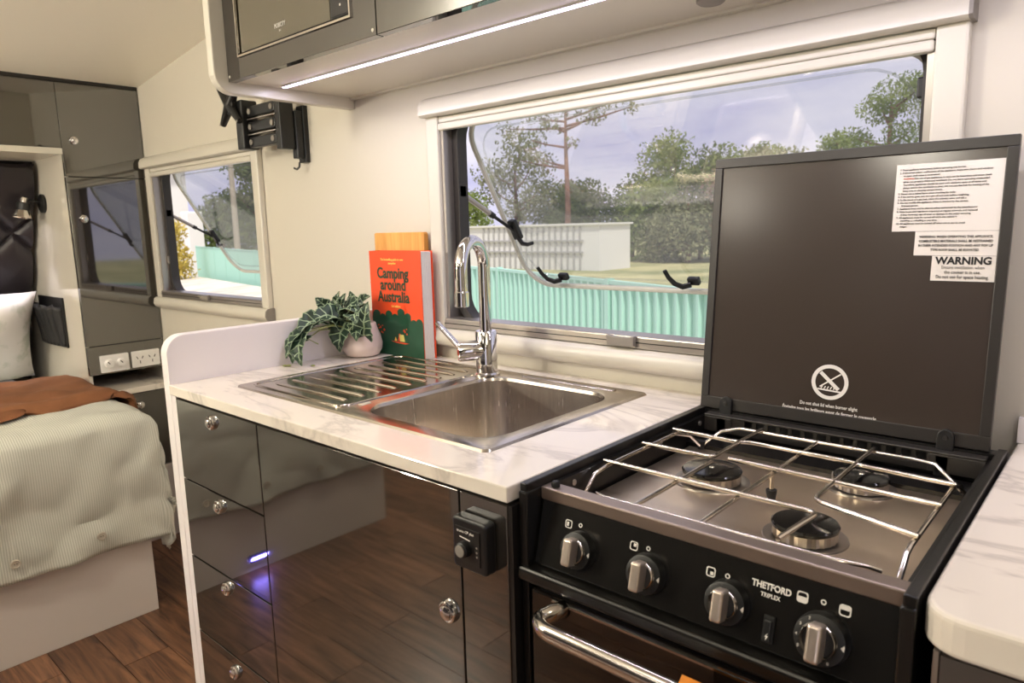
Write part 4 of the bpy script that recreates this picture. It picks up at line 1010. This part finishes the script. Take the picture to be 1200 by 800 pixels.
MB().tube([(-1.818, 1.14, 1.405), (-1.818, 1.138, 1.392), (-1.826, 1.135, 1.386), (-1.836, 1.132, 1.390)], 0.003, 8).build('release_hook', 'black_satin', TB, smooth=True)

# ================================================================== bedroom
WX = -2.945; WYL = 0.884
WR = thing('wardrobe', (-3.2, 1.02, 0.69), 'tall dark glossy wardrobe between the bed recess and the small window', 'wardrobe')
def wdoor(name, y0, y1, z0, z1, parent, mat='dark_gloss'): return bx(name, mat, WX - 0.018, WX, y0, y1, z0, z1, parent, bevel=0.0004, seg=1)
bx('carcass', 'dark_edge', -3.12, WX - 0.019, WYL + 0.012, WY - 0.002, 0.69, 1.742, WR)
# white recess side following the raked front wall
MB().prism([(WX - 0.012, 0.60), (WX - 0.012, 1.52), (-3.29, 1.52), (-3.73, 0.60)], 1, WYL, WYL + 0.012).build('recess_side', 'cream_gloss', WR)
d = wdoor('door', WYL, WY - 0.004, 1.431, 1.757, WR); lockknob((WX, 0.924, 1.558), d, 0.0145, (1, 0, 0))
d = wdoor('door', WYL, WY - 0.004, 0.803, 1.428, WR); lockknob((WX, 0.926, 1.278), d, 0.0145, (1, 0, 0))
wdoor('socket_panel', WYL, WY - 0.004, 0.692, 0.800, WR)
bx('top_trim', 'dark_edge', WX - 0.018, WX + 0.002, -0.82, WY - 0.004, 1.759, 1.772, WR)
def socket(y0, y1, z0, z1, label, holes):
    s_ = thing('power_socket', (WX, (y0 + y1) / 2, z0), label, 'socket', 'sockets on the wardrobe base')
    MB().prism(rrect(y0, y1, z0, z1, 0.004, 3), 0, WX, WX + 0.008).build('plate', 'white_plastic', s_, bevel=0.0015)
    for f in (0.28, 0.72):
        yy = y0 + (y1 - y0) * f; zz = (z0 + z1) / 2
        if holes:
            for a, b, c in ((-0.010, 0.006, 0.5), (0.010, 0.006, -0.5), (0, -0.012, 0)):
                Mh = T((WX + 0.008, yy + a, zz + b)) @ Matrix.Rotation(c, 4, 'X')
                MB(Mh).box(0, 0.0008, -0.0015, 0.0015, -0.0055, 0.0055).build('pin_slot', 'black_rubber', s_)
            MB(T((WX + 0.008, yy, z1 - 0.014))).box(0, 0.004, -0.007, 0.007, -0.005, 0.005).build('rocker', 'white_plastic', s_, bevel=0.001)
        else:
            MB().lathe([(0.017, 0), (0.017, 0.004), (0.015, 0.012), (0.013, 0.015), (0, 0.015)], (WX + 0.008, yy, zz), (1, 0, 0), 20).build('dimmer_knob', 'white_plastic', s_, smooth=True)
            MB(T((WX + 0.0232, yy, zz)) @ Matrix.Rotation(0.7, 4, 'X')).box(0, 0.001, -0.0015, 0.0015, 0.0, 0.012).build('dimmer_mark', 'black_print', s_)
socket(0.922, 1.024, 0.698, 0.764, 'white plate with two round dimmer knobs on wardrobe base', False)
socket(1.035, 1.140, 0.700, 0.764, 'white double power socket plate on wardrobe base beside the dimmers', True)
# opposite wardrobe beyond the bed (seen in reflections)
W2_ = thing('wardrobe', (-3.2, -0.98, 0.0), 'second dark wardrobe on the far side of the bed', 'wardrobe')
bx('carcass', 'dark_edge', -3.12, WX - 0.019, YO + 0.002, -0.826, 0.0, 1.755, W2_)
wdoor('door', YO + 0.004, -0.822, 0.80, 1.757, W2_); wdoor('door', YO + 0.004, -0.822, 0.02, 0.797, W2_)
# overhead cupboards over the bed head
OB = thing('bed_cupboard', (-3.05, 0.03, 1.52), 'dark glossy cupboard spanning above the bed head', 'cupboard')
bx('carcass', 'dark_edge', -3.13, WX - 0.019, -0.820, WYL - 0.002, 1.5295, 1.742, OB)
bx('underside', 'cream_plastic', -3.25, WX - 0.031, -0.820, WYL - 0.002, 1.510, 1.529, OB)
for a, b in ((0.315, WYL - 0.002), (-0.252, 0.312), (-0.819, -0.255)): wdoor('door', a, b, 1.531, 1.757, OB)
bx('bottom_trim', 'cream_plastic', WX - 0.03, WX + 0.001, -0.820, WYL - 0.001, 1.508, 1.529, OB)
# bedside unit
BS = thing('bedside_unit', (-3.15, 1.02, 0), 'low bedside unit with marble shelf under the wardrobe', 'cabinet')
bx('base', 'white_board', -3.45, -2.885, 0.890, WY - 0.002, 0.0, 0.30, BS)
bx('drawer_box', 'dark_edge', -3.45, -2.905, 0.890, WY - 0.002, 0.30, 0.612, BS)
d = bx('drawer', 'dark_gloss', -2.905, -2.887, 0.890, WY - 0.004, 0.305, 0.608, BS, bevel=0.001); lockknob((-2.887, 1.03, 0.56), d, 0.0145, (1, 0, 0))
bx('shelf_top', 'marble', -3.45, -2.875, 0.888, WY - 0.001, 0.612, 0.634, BS, bevel=0.002)

# headboard: quilted leather squares on the raked wall
HB = thing('headboard', (-3.5, 0.2, 0.6), 'black diamond-quilted leather headboard behind the pillows', 'headboard')
hn = Vector((math.cos(math.radians(26)), 0, -math.sin(math.radians(26)))) # faces the bed, tilted down
hup = Vector((0.440, 0, 0.898)).normalized(); hy_ = Vector((0, 1, 0))
HO = Vector((-3.715, 0.0, 0.62))
HM = Matrix((hy_, hup, hy_.cross(hup))).transposed().to_4x4(); HM.translation = HO
nu, nv = 230, 150; u0, u1, v0, v1 = -0.80, 0.872, 0.0, 0.99
vs = []; fs = []
cu2, cv2 = 0.31, 0.35
for i in range(nu + 1):
    for j in range(nv + 1):
        u = u0 + (u1 - u0) * i / nu; v = v0 + (v1 - v0) * j / nv
        a = (u - 0.80) / cu2 + v / cv2; b = (u - 0.80) / cu2 - v / cv2
        da = abs(a - round(a)); db = abs(b - round(b))
        d = min(da, db)
        h = 0.030 * (1 - math.exp(-d * 16)) + 0.012 * (da * da + db * db) ** 0.5
        e = min(i, nu - i, j, nv - j)
        vs.append((u, v, 0.028 + h - (0.02 if e == 0 else 0)))
for i in range(nu):
    for j in range(nv):
        q = i * (nv + 1) + j; fs.append((q, q + nv + 1, q + nv + 2, q + 1))
o = MB(HM).add(vs, fs).build('quilted_panel', 'black_leather', HB, smooth=True)
MB(HM).box(u0, u1, v0, v1, 0.004, 0.012).build('backing', 'black_satin', HB)
for a in range(-9, 3):
    for b in range(-9, 3):
        u = 0.80 + (a + b) / 2 * cu2; v = (a - b) / 2 * cv2
        if u0 + 0.02 < u < u1 - 0.02 and 0.03 < v < v1 - 0.02:
            MB(HM).lathe([(0.010, 0), (0.0085, 0.004), (0.004, 0.006), (0, 0.0065)], (u, v, 0.028), (0, 0, 1), 12).build('tuft_button', 'black_leather', HB, smooth=True)

# reading light and its glow
RL = thing('reading_light', (-3.22, WYL, 1.33), 'small black and chrome reading spotlight on the white recess side', 'light')
MB().lathe([(0.036, 0), (0.036, 0.010), (0.030, 0.014), (0, 0.014)], (-3.235, WYL, 1.345), (0, -1, 0), 28).build('wall_rose', 'black_satin', RL, smooth=True)
MB().tube([(-3.235, WYL - 0.012, 1.350), (-3.24, WYL - 0.045, 1.356), (-3.242, WYL - 0.060, 1.350)], 0.005, 8).build('arm', 'black_satin', RL, smooth=True)
hd2 = Vector((0.02, -0.20, -1.0)).normalized(); hc = Vector((-3.242, WYL - 0.062, 1.368))
MB().lathe([(0.012, 0), (0.013, 0.004), (0.013, 0.022), (0.011, 0.024)], hc, hd2, 20).build('head_cap', 'chrome_soft', RL, smooth=True)
MB().lathe([(0.020, 0), (0.024, 0.004), (0.024, 0.030), (0.022, 0.032)], hc + hd2 * 0.020, hd2, 24).build('head', 'black_satin', RL, smooth=True)
MB().lathe([(0.024, 0), (0.032, 0.028), (0.031, 0.028), (0.023, 0.002)], hc + hd2 * 0.050, hd2, 24).build('shade', 'chrome_soft', RL, smooth=True)
MB().lathe([(0.026, 0), (0.026, 0.002), (0, 0.002)], hc + hd2 * 0.068, hd2, 20).build('lens', 'read_led', RL)
sl = bpy.data.lights.new('reading_spot', 'SPOT'); sl.energy = 6.0; sl.spot_size = math.radians(75); sl.spot_blend = 0.6; sl.color = (0.95, 0.88, 1.0); sl.shadow_soft_size = 0.02
so_ = bpy.data.objects.new('reading_spot', sl); COL.objects.link(so_); so_.location = hc + hd2 * 0.075; so_.rotation_euler = hd2.to_track_quat('-Z', 'Y').to_euler()

# pocket organiser on the recess side
PO = thing('pocket_organiser', (-3.30, WYL, 0.78), 'black pocket pouch with gathered net on the white recess side', 'pouch')
bx('backing', 'black_satin', -3.445, -3.142, WYL - 0.008, WYL - 0.0003, 0.782, 0.980, PO, bevel=0.002)
vs = []; fs = []; nu, nv = 40, 10
for i in range(nu + 1):
    for j in range(nv + 1):
        u = i / nu; v = j / nv
        bulge = 0.045 * math.sin(PI * min(1, max(0, u))) ** 0.5 * (0.35 + 0.65 * v)
        gather = 0.006 * math.sin(u * 48 + 1.4 * math.sin(v * 3)) * (0.3 + 0.7 * v)
        vs.append((-3.440 + 0.290 * u, WYL - 0.010 - bulge - gather, 0.788 + 0.160 * v + 0.006 * math.sin(u * 30) * v))
for i in range(nu):
    for j in range(nv):
        q = i * (nv + 1) + j; fs.append((q, q + nv + 1, q + nv + 2, q + 1))
pkt = MB().add(vs, fs).build('pocket', 'mesh_cloth', PO, smooth=True)
pkt.modifiers.new('thick', 'SOLIDIFY').thickness = 0.002

# bed
BD = thing('bed', (-3.0, 0.131, 0), 'white bed base with mattress in the front of the van', 'bed')
bx('base', 'white_board', -3.60, -2.328, -0.555, 0.817, 0.0, 0.40, BD, bevel=0.0015)
MB().prism([(-3.62, 0.40), (-2.345, 0.40), (-2.345, 0.615), (-3.64, 0.615)], 1, -0.545, 0.805).build('mattress', 'sage_sheet', BD, bevel=0.035, seg=4)
cl = thing('courtesy_light', (-2.328, 0.03, 0.09), 'small glowing blue courtesy light on the bed foot panel', 'light')
MB().prism(rrect(-0.010, 0.070, 0.034, 0.062, 0.012, 4), 0, -2.328, -2.318).build('rim', 'black_plastic', cl, bevel=0.002)
MB().prism(rrect(0.000, 0.060, 0.041, 0.055, 0.006, 4), 0, -2.3185, -2.3165).build('lens', 'blue_led', cl)
bl = bpy.data.lights.new('courtesy_glow', 'AREA'); bl.shape = 'RECTANGLE'; bl.size = 0.06; bl.size_y = 0.02; bl.energy = 0.35; bl.color = (0.25, 0.2, 1.0)
bo = bpy.data.objects.new('courtesy_glow', bl); COL.objects.link(bo); bo.location = (-2.312, 0.03, 0.050); bo.rotation_euler = Vector((1, 0, -0.7)).to_track_quat('-Z', 'Y').to_euler()

def drape(name, mat, xh, xf, xdrop, ztop, ya, yb, ydrop, thick, wr_amp, seed, hem=0.0, nx=90, ny=120, edge_w=0.0):
    # cloth over the bed: s runs from head (xh) to foot edge (xf) and on down by xdrop; q runs across and down both sides
    r = 0.055
    def fold(d, lim):
        # arc length d past the edge start -> (horizontal, drop)
        if d <= 0: return d, 0.0
        if d < r * PI / 2: a = d / r; return r * math.sin(a), r * (1 - math.cos(a))
        return r + 0.012 * math.sin(min(1, (d - r * PI / 2) / 0.15) * PI / 2), r + (d - r * PI / 2)
    S_ = (xf - xh) + xdrop; Q = (yb - ya) + 2 * ydrop
    vs = []; uvs = []; fs = []
    for i in range(nx + 1):
        for j in range(ny + 1):
            s = xh + S_ * i / nx; q = ya - ydrop + Q * j / ny
            if edge_w and (i == 0 or i == nx): s += edge_w * noise.noise((q * 5, i * 3.1, seed))
            hx_, dx_ = fold(s - xf + r, 0) if s > xf - r else (s - xf + r, 0)
            x = xf - r + hx_
            if q > yb - r: hy2, dy_ = fold(q - yb + r, 0); y_ = yb - r + hy2
            elif q < ya + r: hy2, dy_ = fold(ya + r - q, 0); y_ = ya + r - hy2
            else: y_, dy_ = q, 0.0
            # soft corner: the two drops add as a smooth maximum
            dz = max(dx_, dy_) + 0.25 * min(dx_, dy_)
            out = min(1.0, (dx_ + dy_) / 0.12)
            nrm = Vector((1 if dx_ > 0.02 else 0, (1 if q > 0 else -1) if dy_ > 0.02 else 0, 0))
            w1 = noise.noise((s * 5 + seed, q * 4, 0.3)) * 0.6 + noise.noise((s * 13 + seed, q * 9, 1.3)) * 0.4
            fo = noise.noise((q * 6 + seed, s * 4.5, 4.2)) * 0.85 + noise.noise((q * 13 + seed, s * 7.5, 7.2)) * 0.35
            w1 += 0.5 * (abs(noise.noise((s * 7 + q * 3 + seed, q * 6 - s * 2, 9.1))) ** 0.6 - 0.5)
            fo += 0.7 * (abs(noise.noise((q * 7 + s * 5 + seed, s * 6 - q * 4, 2.7))) ** 0.6 - 0.5)
            p = Vector((x, y_, ztop - dz + wr_amp * w1 * (1 - out)))
            if out > 0: p += nrm * (wr_amp * 1.5 * fo * out + 0.006)
            vs.append(p); uvs.append((s, q))
    for i in range(nx):
        for j in range(ny):
            k = i * (ny + 1) + j; fs.append((k, k + ny + 1, k + ny + 2, k + 1))
    o = MB().add(vs, fs).build(name, mat, None, smooth=True, uvs=uvs, fix=False)
    o.modifiers.new('thick', 'SOLIDIFY').thickness = thick
    return o
dv = drape('duvet', 'duvet', -3.10, -2.305, 0.385, 0.672, -0.575, 0.860, 0.24, 0.012, 0.020, 3.0)
tag(dv, 'sage pinstriped duvet draped over the foot of the bed', 'duvet')
DVR = thing('duvet_trim', (0, 0, 0)) if False else None
th = drape('throw_blanket', 'rust_cloth', -3.06, -2.52, 0.0, 0.700, -0.590, 0.872, 0.12, 0.012, 0.024, 11.0, edge_w=0.06)
tag(th, 'rust brown throw blanket folded across the bed', 'blanket')
# buttons along the hem of the duvet
for yy, dz in ((0.862, 0.02), (0.66, 0.0), (0.44, -0.004), (0.22, 0.0), (0.0, 0.0), (-0.22, 0.0), (-0.44, 0.0)):
    b = MB().lathe([(0.013, 0), (0.013, 0.003), (0.0105, 0.0048), (0.009, 0.0032), (0, 0.003)], (-2.272 if yy < 0.8 else -2.29, yy, 0.325 + dz), (1, 0, 0), 18).build('button', 'button', dv, smooth=True)
    for c in (-0.003, 0.003): MB().lathe([(0.0015, 0), (0, 0.0006)], (-2.2685 if yy < 0.8 else -2.2865, yy + c, 0.325 + dz), (1, 0, 0), 8).build('button_hole', 'black_print', b)
# turned-down sheet over the mattress towards the head
# pillows leaning on the headboard
def pillow(name, mat, c, wy, hz_, th_, lean, label, seed):
    n1, n2 = 26, 22; vs = []; fs = []; uvs = []
    Mx = T(c) @ Matrix.Rotation(lean, 4, 'Y')
    for side in (1, -1):
        base = len(vs)
        for i in range(n1 + 1):
            for j in range(n2 + 1):
                u = -1 + 2 * i / n1; v = -1 + 2 * j / n2
                pu = 1 - 0.07 * (1 - abs(v) ** 3) * 0 ; k = (1 - u ** 4) * (1 - v ** 4)
                hh = th_ * max(0, k) ** 0.55
                yy = u * wy * (1 - 0.06 * (1 - v * v)); zz = v * hz_ * (1 - 0.07 * (1 - u * u))
                hh += 0.008 * noise.noise((u * 4 + seed, v * 3.4, side)) * k
                vs.append((side * hh, yy, zz)); uvs.append((u, v))
        for i in range(n1):
            for j in range(n2):
                q = base + i * (n2 + 1) + j
                fs.append((q, q + n2 + 1, q + n2 + 2, q + 1) if side == 1 else (q, q + 1, q + n2 + 2, q + n2 + 1))
    o = MB(Mx).add(vs, fs).build(name, mat, None, smooth=True)
    return tag(o, label, 'pillow', 'pillows on the bed')
pillow('pillow', 'pillow_cloth', (-3.405, 0.495, 0.820), 0.345, 0.205, 0.085, 0.46, 'pale leaf-patterned pillow propped beside the white recess side', 1)
pillow('pillow', 'pillow_cloth', (-3.405, -0.24, 0.820), 0.345, 0.205, 0.085, 0.46, 'pale pillow propped on the far half of the bed', 5)

# opposite side of the aisle, invented so the glossy fronts have something to reflect
OC = thing('overhead_cabinet', (-0.4, -0.97, 1.55), 'unseen dark overhead cabinet added opposite the kitchen for reflections', 'cabinet')
bx('carcass', 'cream_plastic', -1.58, 1.2, YO + 0.001, -0.842, 1.549, 1.93, OC)
for k in range(4): bx('door', 'dark_gloss', -1.58 + k * 0.695, -1.58 + k * 0.695 + 0.692, -0.842, -0.824, 1.545, 1.93, OC, bevel=0.0012)
WC = thing('reflection_cabinet', (-1.1, -1.07, 0.95), 'unseen slim dark cabinet added above the bench for the lid to reflect', 'cabinet')  # dark front added to darken what the cooker lid mirrors
bx('carcass', 'dark_edge', -2.18, -0.02, YO + 0.001, -1.02, 0.95, 1.54, WC)
for k in range(3): bx('door', 'dark_gloss', -2.18 + k * 0.72, -2.18 + k * 0.72 + 0.717, -1.02, -1.002, 0.95, 1.54, WC, bevel=0.0012)
LG = thing('added_bench', (-1.2, -0.95, 0), 'unseen dark bench added along the opposite wall for reflections', 'bench')
bx('bench_base', 'white_board', -2.1, -0.1, YO + 0.002, -0.72, 0.0, 0.36, LG)
bx('seat_cushion', 'black_leather', -2.1, -0.1, YO + 0.002, -0.70, 0.36, 0.48, LG, bevel=0.03, seg=3)
bx('back_cushion', 'black_leather', -2.1, -0.1, YO + 0.002, -0.98, 0.48, 0.94, LG, bevel=0.03, seg=3)

# ================================================================== outdoors
GZ = -0.75
g = MB(); g.add([(-90, 1.5, GZ), (60, 1.5, GZ), (60, 120, GZ), (-90, 120, GZ)], [(0, 1, 2, 3)]); 
tag(g.build('ground', 'grass', fix=False), kind='structure')
FA, FB, FC = Vector((-30.0, 13.6, 0)), Vector((-5.6, 6.05, 0)), Vector((3.0, 2.30, 0))
yard = MB(); yard.add([(-60, -8, GZ + 0.01), (20, -8, GZ + 0.01), (20, 1.4, GZ + 0.01), (FC.x, FC.y, GZ + 0.01), (FB.x, FB.y, GZ + 0.01), (FA.x, FA.y, GZ + 0.01), (-60, 22, GZ + 0.01)], [tuple(range(7))])
tag(yard.build('yard', 'concrete', fix=False), kind='structure')
FN = thing('fence', (-10, 7, GZ), 'long pale green corrugated steel fence across the yard', 'fence')
FT = 0.75
def fence_run(A, B):
    d = (B - A); L = d.length; d.normalize(); nrm = Vector((d.y, -d.x, 0)); k = 0.0
    if nrm.y > 0: nrm = -nrm
    while k < L - 0.3:
        e_ = min(k + 2.36, L); a = A + d * k
        pts = []; s = 0.0
        while s < e_ - k - 0.01:
            for ds, dn in ((0, 0), (0.060, 0), (0.078, 0.036), (0.102, 0.036), (0.120, 0)):
                if s + ds <= e_ - k: pts.append((s + ds, dn))
            s += 0.122
        vs = []
        for s, dn in pts:
            p = a + d * s + nrm * dn; vs += [(p.x, p.y, GZ + 0.03), (p.x, p.y, FT - 0.02)]
        fs = [(2 * i, 2 * i + 2, 2 * i + 3, 2 * i + 1) for i in range(len(pts) - 1)]
        sh = MB().add(vs, fs).build('sheet', 'fence', FN); sh.modifiers.new('t', 'SOLIDIFY').thickness = 0.003
        b = A + d * e_
        MB(frame((a.x, a.y, FT - 0.025), d, nrm)).box(0, e_ - k, -0.02, 0.040, -0.012, 0.018).build('top_rail', 'fence', FN)
        MB(frame((a.x, a.y, GZ), d, nrm)).box(-0.03, 0.03, -0.02, 0.05, -(FT - GZ), 0).build('post', 'fence', FN)
        k = e_
fence_run(FA, FB); fence_run(FB, FC)

SH = thing('shed', (-20, 26, GZ), 'long white ribbed storage shed beyond the fence', 'shed')
bx('wall', 'shed_white', -26.5, -17.4, 25, 27.4, GZ, 1.20, SH)
bx('roof', 'shed_white', -26.6, -17.3, 24.9, 27.5, 1.20, 1.28, SH)
for k in range(18):
    bx('wall_rib', 'shed_grey', -24.2 + k * 0.34, -24.2 + k * 0.34 + 0.08, 24.94, 25.0, GZ, 1.15, SH)
for zz in (0.0, 0.5): bx('cross_rail', 'shed_grey', -24.2, -18.2, 24.92, 24.97, zz, zz + 0.07, SH)
# white house seen through the small window
HS = thing('house', (-41, 15, GZ), 'white rendered house with brown roof beyond the yard', 'house')
bx('wall', 'shed_white', -46, -36.5, 11.0, 16.3, GZ, 4.6, HS)
MB().prism([(10.4, 4.6), (16.8, 4.6), (13.6, 6.6)], 0, -46.5, -36.1).build('roof', 'roof_brown', HS)
wn = bx('window', 'shed_grey', -36.5, -36.42, 13.0, 14.8, 0.8, 2.6, HS); bx('pane', 'house_glass', -36.44, -36.40, 13.15, 14.65, 0.95, 2.45, wn)
GT = bx('gate_wall', 'shed_white', -31.6, -30.9, 13.7, 14.4, GZ, 2.2, None, bevel=0.05); tag(GT, 'white rendered wall pier at the end of the green fence', 'wall pier')
PLo = thing('power_pole', (-37.0, 19.0, GZ), 'tall timber power pole behind the green fence', 'pole')
MB().tube([(-37.0, 19.0, GZ), (-37.0, 19.0, 6.0)], [0.17, 0.13], 10).build('mast', 'pole_wood', PLo, smooth=True)
bx('crossarm', 'pole_wood', -37.9, -36.1, 18.9, 19.0, 5.3, 5.45, PLo)
dw = MB(); dw.add([(-40, 16.2, -0.55), (-30.2, 13.3, -0.48), (-15.0, 8.65, -0.10), (-11.5, 7.55, -0.60), (-8.5, 3.6, -0.72), (-20, 3.0, -0.72), (-42, 6.0, -0.70), (-40, 16.2, GZ), (-30.2, 13.3, GZ), (-15.0, 8.65, GZ), (-11.5, 7.55, GZ), (-8.5, 3.6, GZ), (-20, 3.0, GZ), (-42, 6.0, GZ)],
    [(0, 1, 6), (1, 2, 5), (1, 5, 6), (2, 3, 4), (2, 4, 5)] + [(i_, (i_ + 1) % 7, (i_ + 1) % 7 + 7, i_ + 7) for i_ in range(7)])
tag(dw.build('driveway', 'concrete'), kind='structure')

def tree(name, label, base, h, trunk_r, blobs, mat, leaf_s, dens, cat='tree', group='trees beyond the fence', spread=0.0, trunk_h=None):
    bx_, by_ = base; t = thing(name, (bx_, by_, GZ), label, cat, group)
    rnd = random.Random(hash((round(bx_ * 10), round(by_ * 10))) & 0xffff)
    top = Vector((bx_ + spread, by_, GZ + (trunk_h or h * 0.8)))
    b0 = Vector((bx_, by_, GZ))
    mbt = MB(); mbt.tube([b0, b0.lerp(top, 0.35) + Vector((0.1, 0, 0)), b0.lerp(top, 0.7), top], [trunk_r, trunk_r * 0.8, trunk_r * 0.55, trunk_r * 0.3], 8)
    for (ox, oy, oz, rx, ry, rz) in blobs:
        c = Vector((bx_ + ox, by_ + oy, GZ + oz)); st = b0.lerp(top, min(0.95, max(0.2, (oz - rz * 1.0) / (trunk_h or h * 0.8))))
        mbt.tube([st, st.lerp(c, 0.55) + Vector((0, 0, -0.1 * rz)), c], [trunk_r * 0.4, trunk_r * 0.28, trunk_r * 0.12], 6)
    mbt.build('trunk', 'bark', t, smooth=True)
    vs = []; fs = []
    for (ox, oy, oz, rx, ry, rz) in blobs:
        n_ = int(dens * (rx * ry * rz) ** 0.667 / (leaf_s * leaf_s) * 2.2)
        for _ in range(n_):
            d = Vector((rnd.gauss(0, 1), rnd.gauss(0, 1), rnd.gauss(0, 1))).normalized()
            q = rnd.random() ** 0.4
            lump = 1 + 0.28 * noise.noise((d.x * 2.3 + ox, d.y * 2.3, d.z * 2.3 + oz))
            c = Vector((bx_ + ox + d.x * rx * q * lump, by_ + oy + d.y * ry * q * lump, GZ + oz + d.z * rz * q * lump))
            a = Vector((rnd.gauss(0, 1), rnd.gauss(0, 1), rnd.gauss(0, 1))).normalized(); b = a.orthogonal().normalized()
            s = leaf_s * rnd.uniform(0.6, 1.3); k = len(vs)
            vs += [c - a * s, c + b * s * 0.5, c + a * s, c - b * s * 0.5]; fs.append((k, k + 1, k + 2, k + 3))
    mbf = MB(); mbf.v = vs; mbf.f = fs
    mbf.build('foliage', mat, t, fix=False)
    return t
def blobs(rx, ry, z0, z1, n, s, rnd):
    out = []
    for _ in range(n):
        zz = rnd.uniform(z0, z1); f = 1 - 0.55 * (zz - z0) / max(0.1, z1 - z0)
        out.append((rnd.uniform(-rx, rx) * f, rnd.uniform(-ry, ry) * f, zz, s * rnd.uniform(0.8, 1.25), s * rnd.uniform(0.8, 1.2), s * rnd.uniform(0.65, 0.95)))
    return out
rb = random.Random(5)
# the tall gum tree with bare pinkish trunk (visible through the open pane)
gum = [(-4.1, 0, 7.5, 0.8, 0.8, 0.4), (-2.2, 0.3, 7.9, 0.9, 0.9, 0.45), (-0.9, 0, 7.3, 0.9, 0.8, 0.4), (0.1, 0, 8.2, 1.0, 1.0, 0.5), (1.7, 0, 7.5, 1.0, 0.9, 0.5), (2.5, 0, 8.0, 0.8, 0.7, 0.45), (4.2, 0, 8.6, 0.6, 0.6, 0.4), (4.1, 0, 7.7, 0.6, 0.6, 0.5), (0.4, 0, 6.3, 0.45, 0.5, 0.35), (-2.4, 0, 6.7, 1.1, 0.9, 0.6), (-3.3, 0, 5.7, 1.1, 0.9, 0.7), (-1.7, 0, 5.6, 0.9, 0.8, 0.5), (1.0, 0.3, 8.6, 1.2, 0.8, 0.5)]
tree('gum_tree', 'tall gum tree with a bare pinkish trunk and sparse high crown', (-24.0, 31.4), 10, 0.19, gum, 'fol_grey', 0.10, 1.0, trunk_h=8.4)
tree('bush_tree', 'rounded leafy tree left of the tall gum trunk', (-30.0, 34.0), 7, 0.2, blobs(2.2, 1.5, 3.0, 6.8, 9, 1.3, rb), 'fol_grey', 0.12, 1.5)
# the line of scrub trees
scrub = [(-24.5, 33.5, 4.6, 'fol_dark', 'dark green scrub tree directly behind the gum trunk'), (-21.8, 34.5, 5.2, 'fol_dark', 'dark scrub tree right of the gum trunk'), (-19.6, 33.0, 4.4, 'fol_mid', 'low pale green bush in front of the dark scrub'),
         (-20.2, 36.5, 7.6, 'fol_mid', 'bright green tree rising above the middle of the scrub'), (-17.6, 34.5, 6.0, 'fol_dark', 'dark scrub tree left of the brownish tree'), (-16.6, 34.8, 6.2, 'fol_mid', 'olive scrub tree with several pointed tops'),
         (-14.6, 32.6, 5.0, 'fol_brown', 'brownish dry scrub tree beside the raised cooker lid'), (-14.6, 36.0, 6.0, 'fol_grey', 'grey-green tree just left of the cooker lid edge'), (-17.0, 32.0, 3.6, 'fol_grey', 'grey low shrub before the scrub line'), (-27.5, 36.0, 4.8, 'fol_dark', 'dark scrub tree between rounded tree and gum')]
for x_, y_, h_, m_, l_ in scrub:
    tree('scrub_tree', l_, (x_, y_), h_, 0.14, blobs(1.8, 1.2, h_ * 0.14, h_ - 0.8, 15, 1.15, rb), m_, 0.105, 1.7)
tree('background_tree', 'small tree crown peeking above the left end of the lid', (-15.6, 37.5), 7.0, 0.15, blobs(1.1, 0.9, 5.2, 6.0, 5, 0.6, rb), 'fol_mid', 0.1, 1.8)
tree('background_tree', 'rounded tree crown peeking above the middle of the lid', (-11.2, 37.0), 6.6, 0.15, blobs(1.4, 1.0, 4.8, 5.6, 6, 0.8, rb), 'fol_mid', 0.1, 1.8)
tree('background_tree', 'bright green tree crown near the right window edge', (-6.9, 27.0), 7.2, 0.16, [(0.4, 0, 5.9, 1.15, 0.9, 0.75), (-0.3, 0, 5.6, 0.8, 0.7, 0.6), (0.9, 0, 6.2, 0.8, 0.7, 0.5), (-1.1, 0, 4.7, 0.6, 0.6, 0.4), (0.6, 0, 4.75, 0.9, 0.7, 0.45), (0.2, 0, 4.0, 1.6, 1.0, 0.6)], 'fol_mid', 0.06, 2.4)
# seen past the open pane at left, and through the small window
tree('garden_shrub', 'pale olive shrub seen beside the tap beyond the fence', (-31.5, 31.0), 4.6, 0.12, blobs(2.6, 1.5, 1.2, 4.0, 14, 1.1, rb), 'fol_mid', 0.11, 1.5)
tree('street_tree', 'dark broad tree seen through the small window', (-42.0, 23.2), 7.6, 0.25, blobs(2.2, 2.0, 1.2, 6.6, 18, 1.35, rb), 'fol_dark', 0.14, 1.7)
tree('street_tree', 'lower dark tree behind the pole in the small window', (-46.0, 22.6), 5.2, 0.2, blobs(2.6, 1.6, 1.0, 4.2, 14, 1.2, rb), 'fol_dark', 0.14, 1.7)
tree('yellow_shrub', 'yellow-leaved shrub standing before the white house', (-27.6, 11.55), 2.9, 0.08, blobs(0.4, 0.4, 0.5, 2.4, 12, 0.6, rb), 'fol_yellow', 0.08, 1.8, cat='shrub')
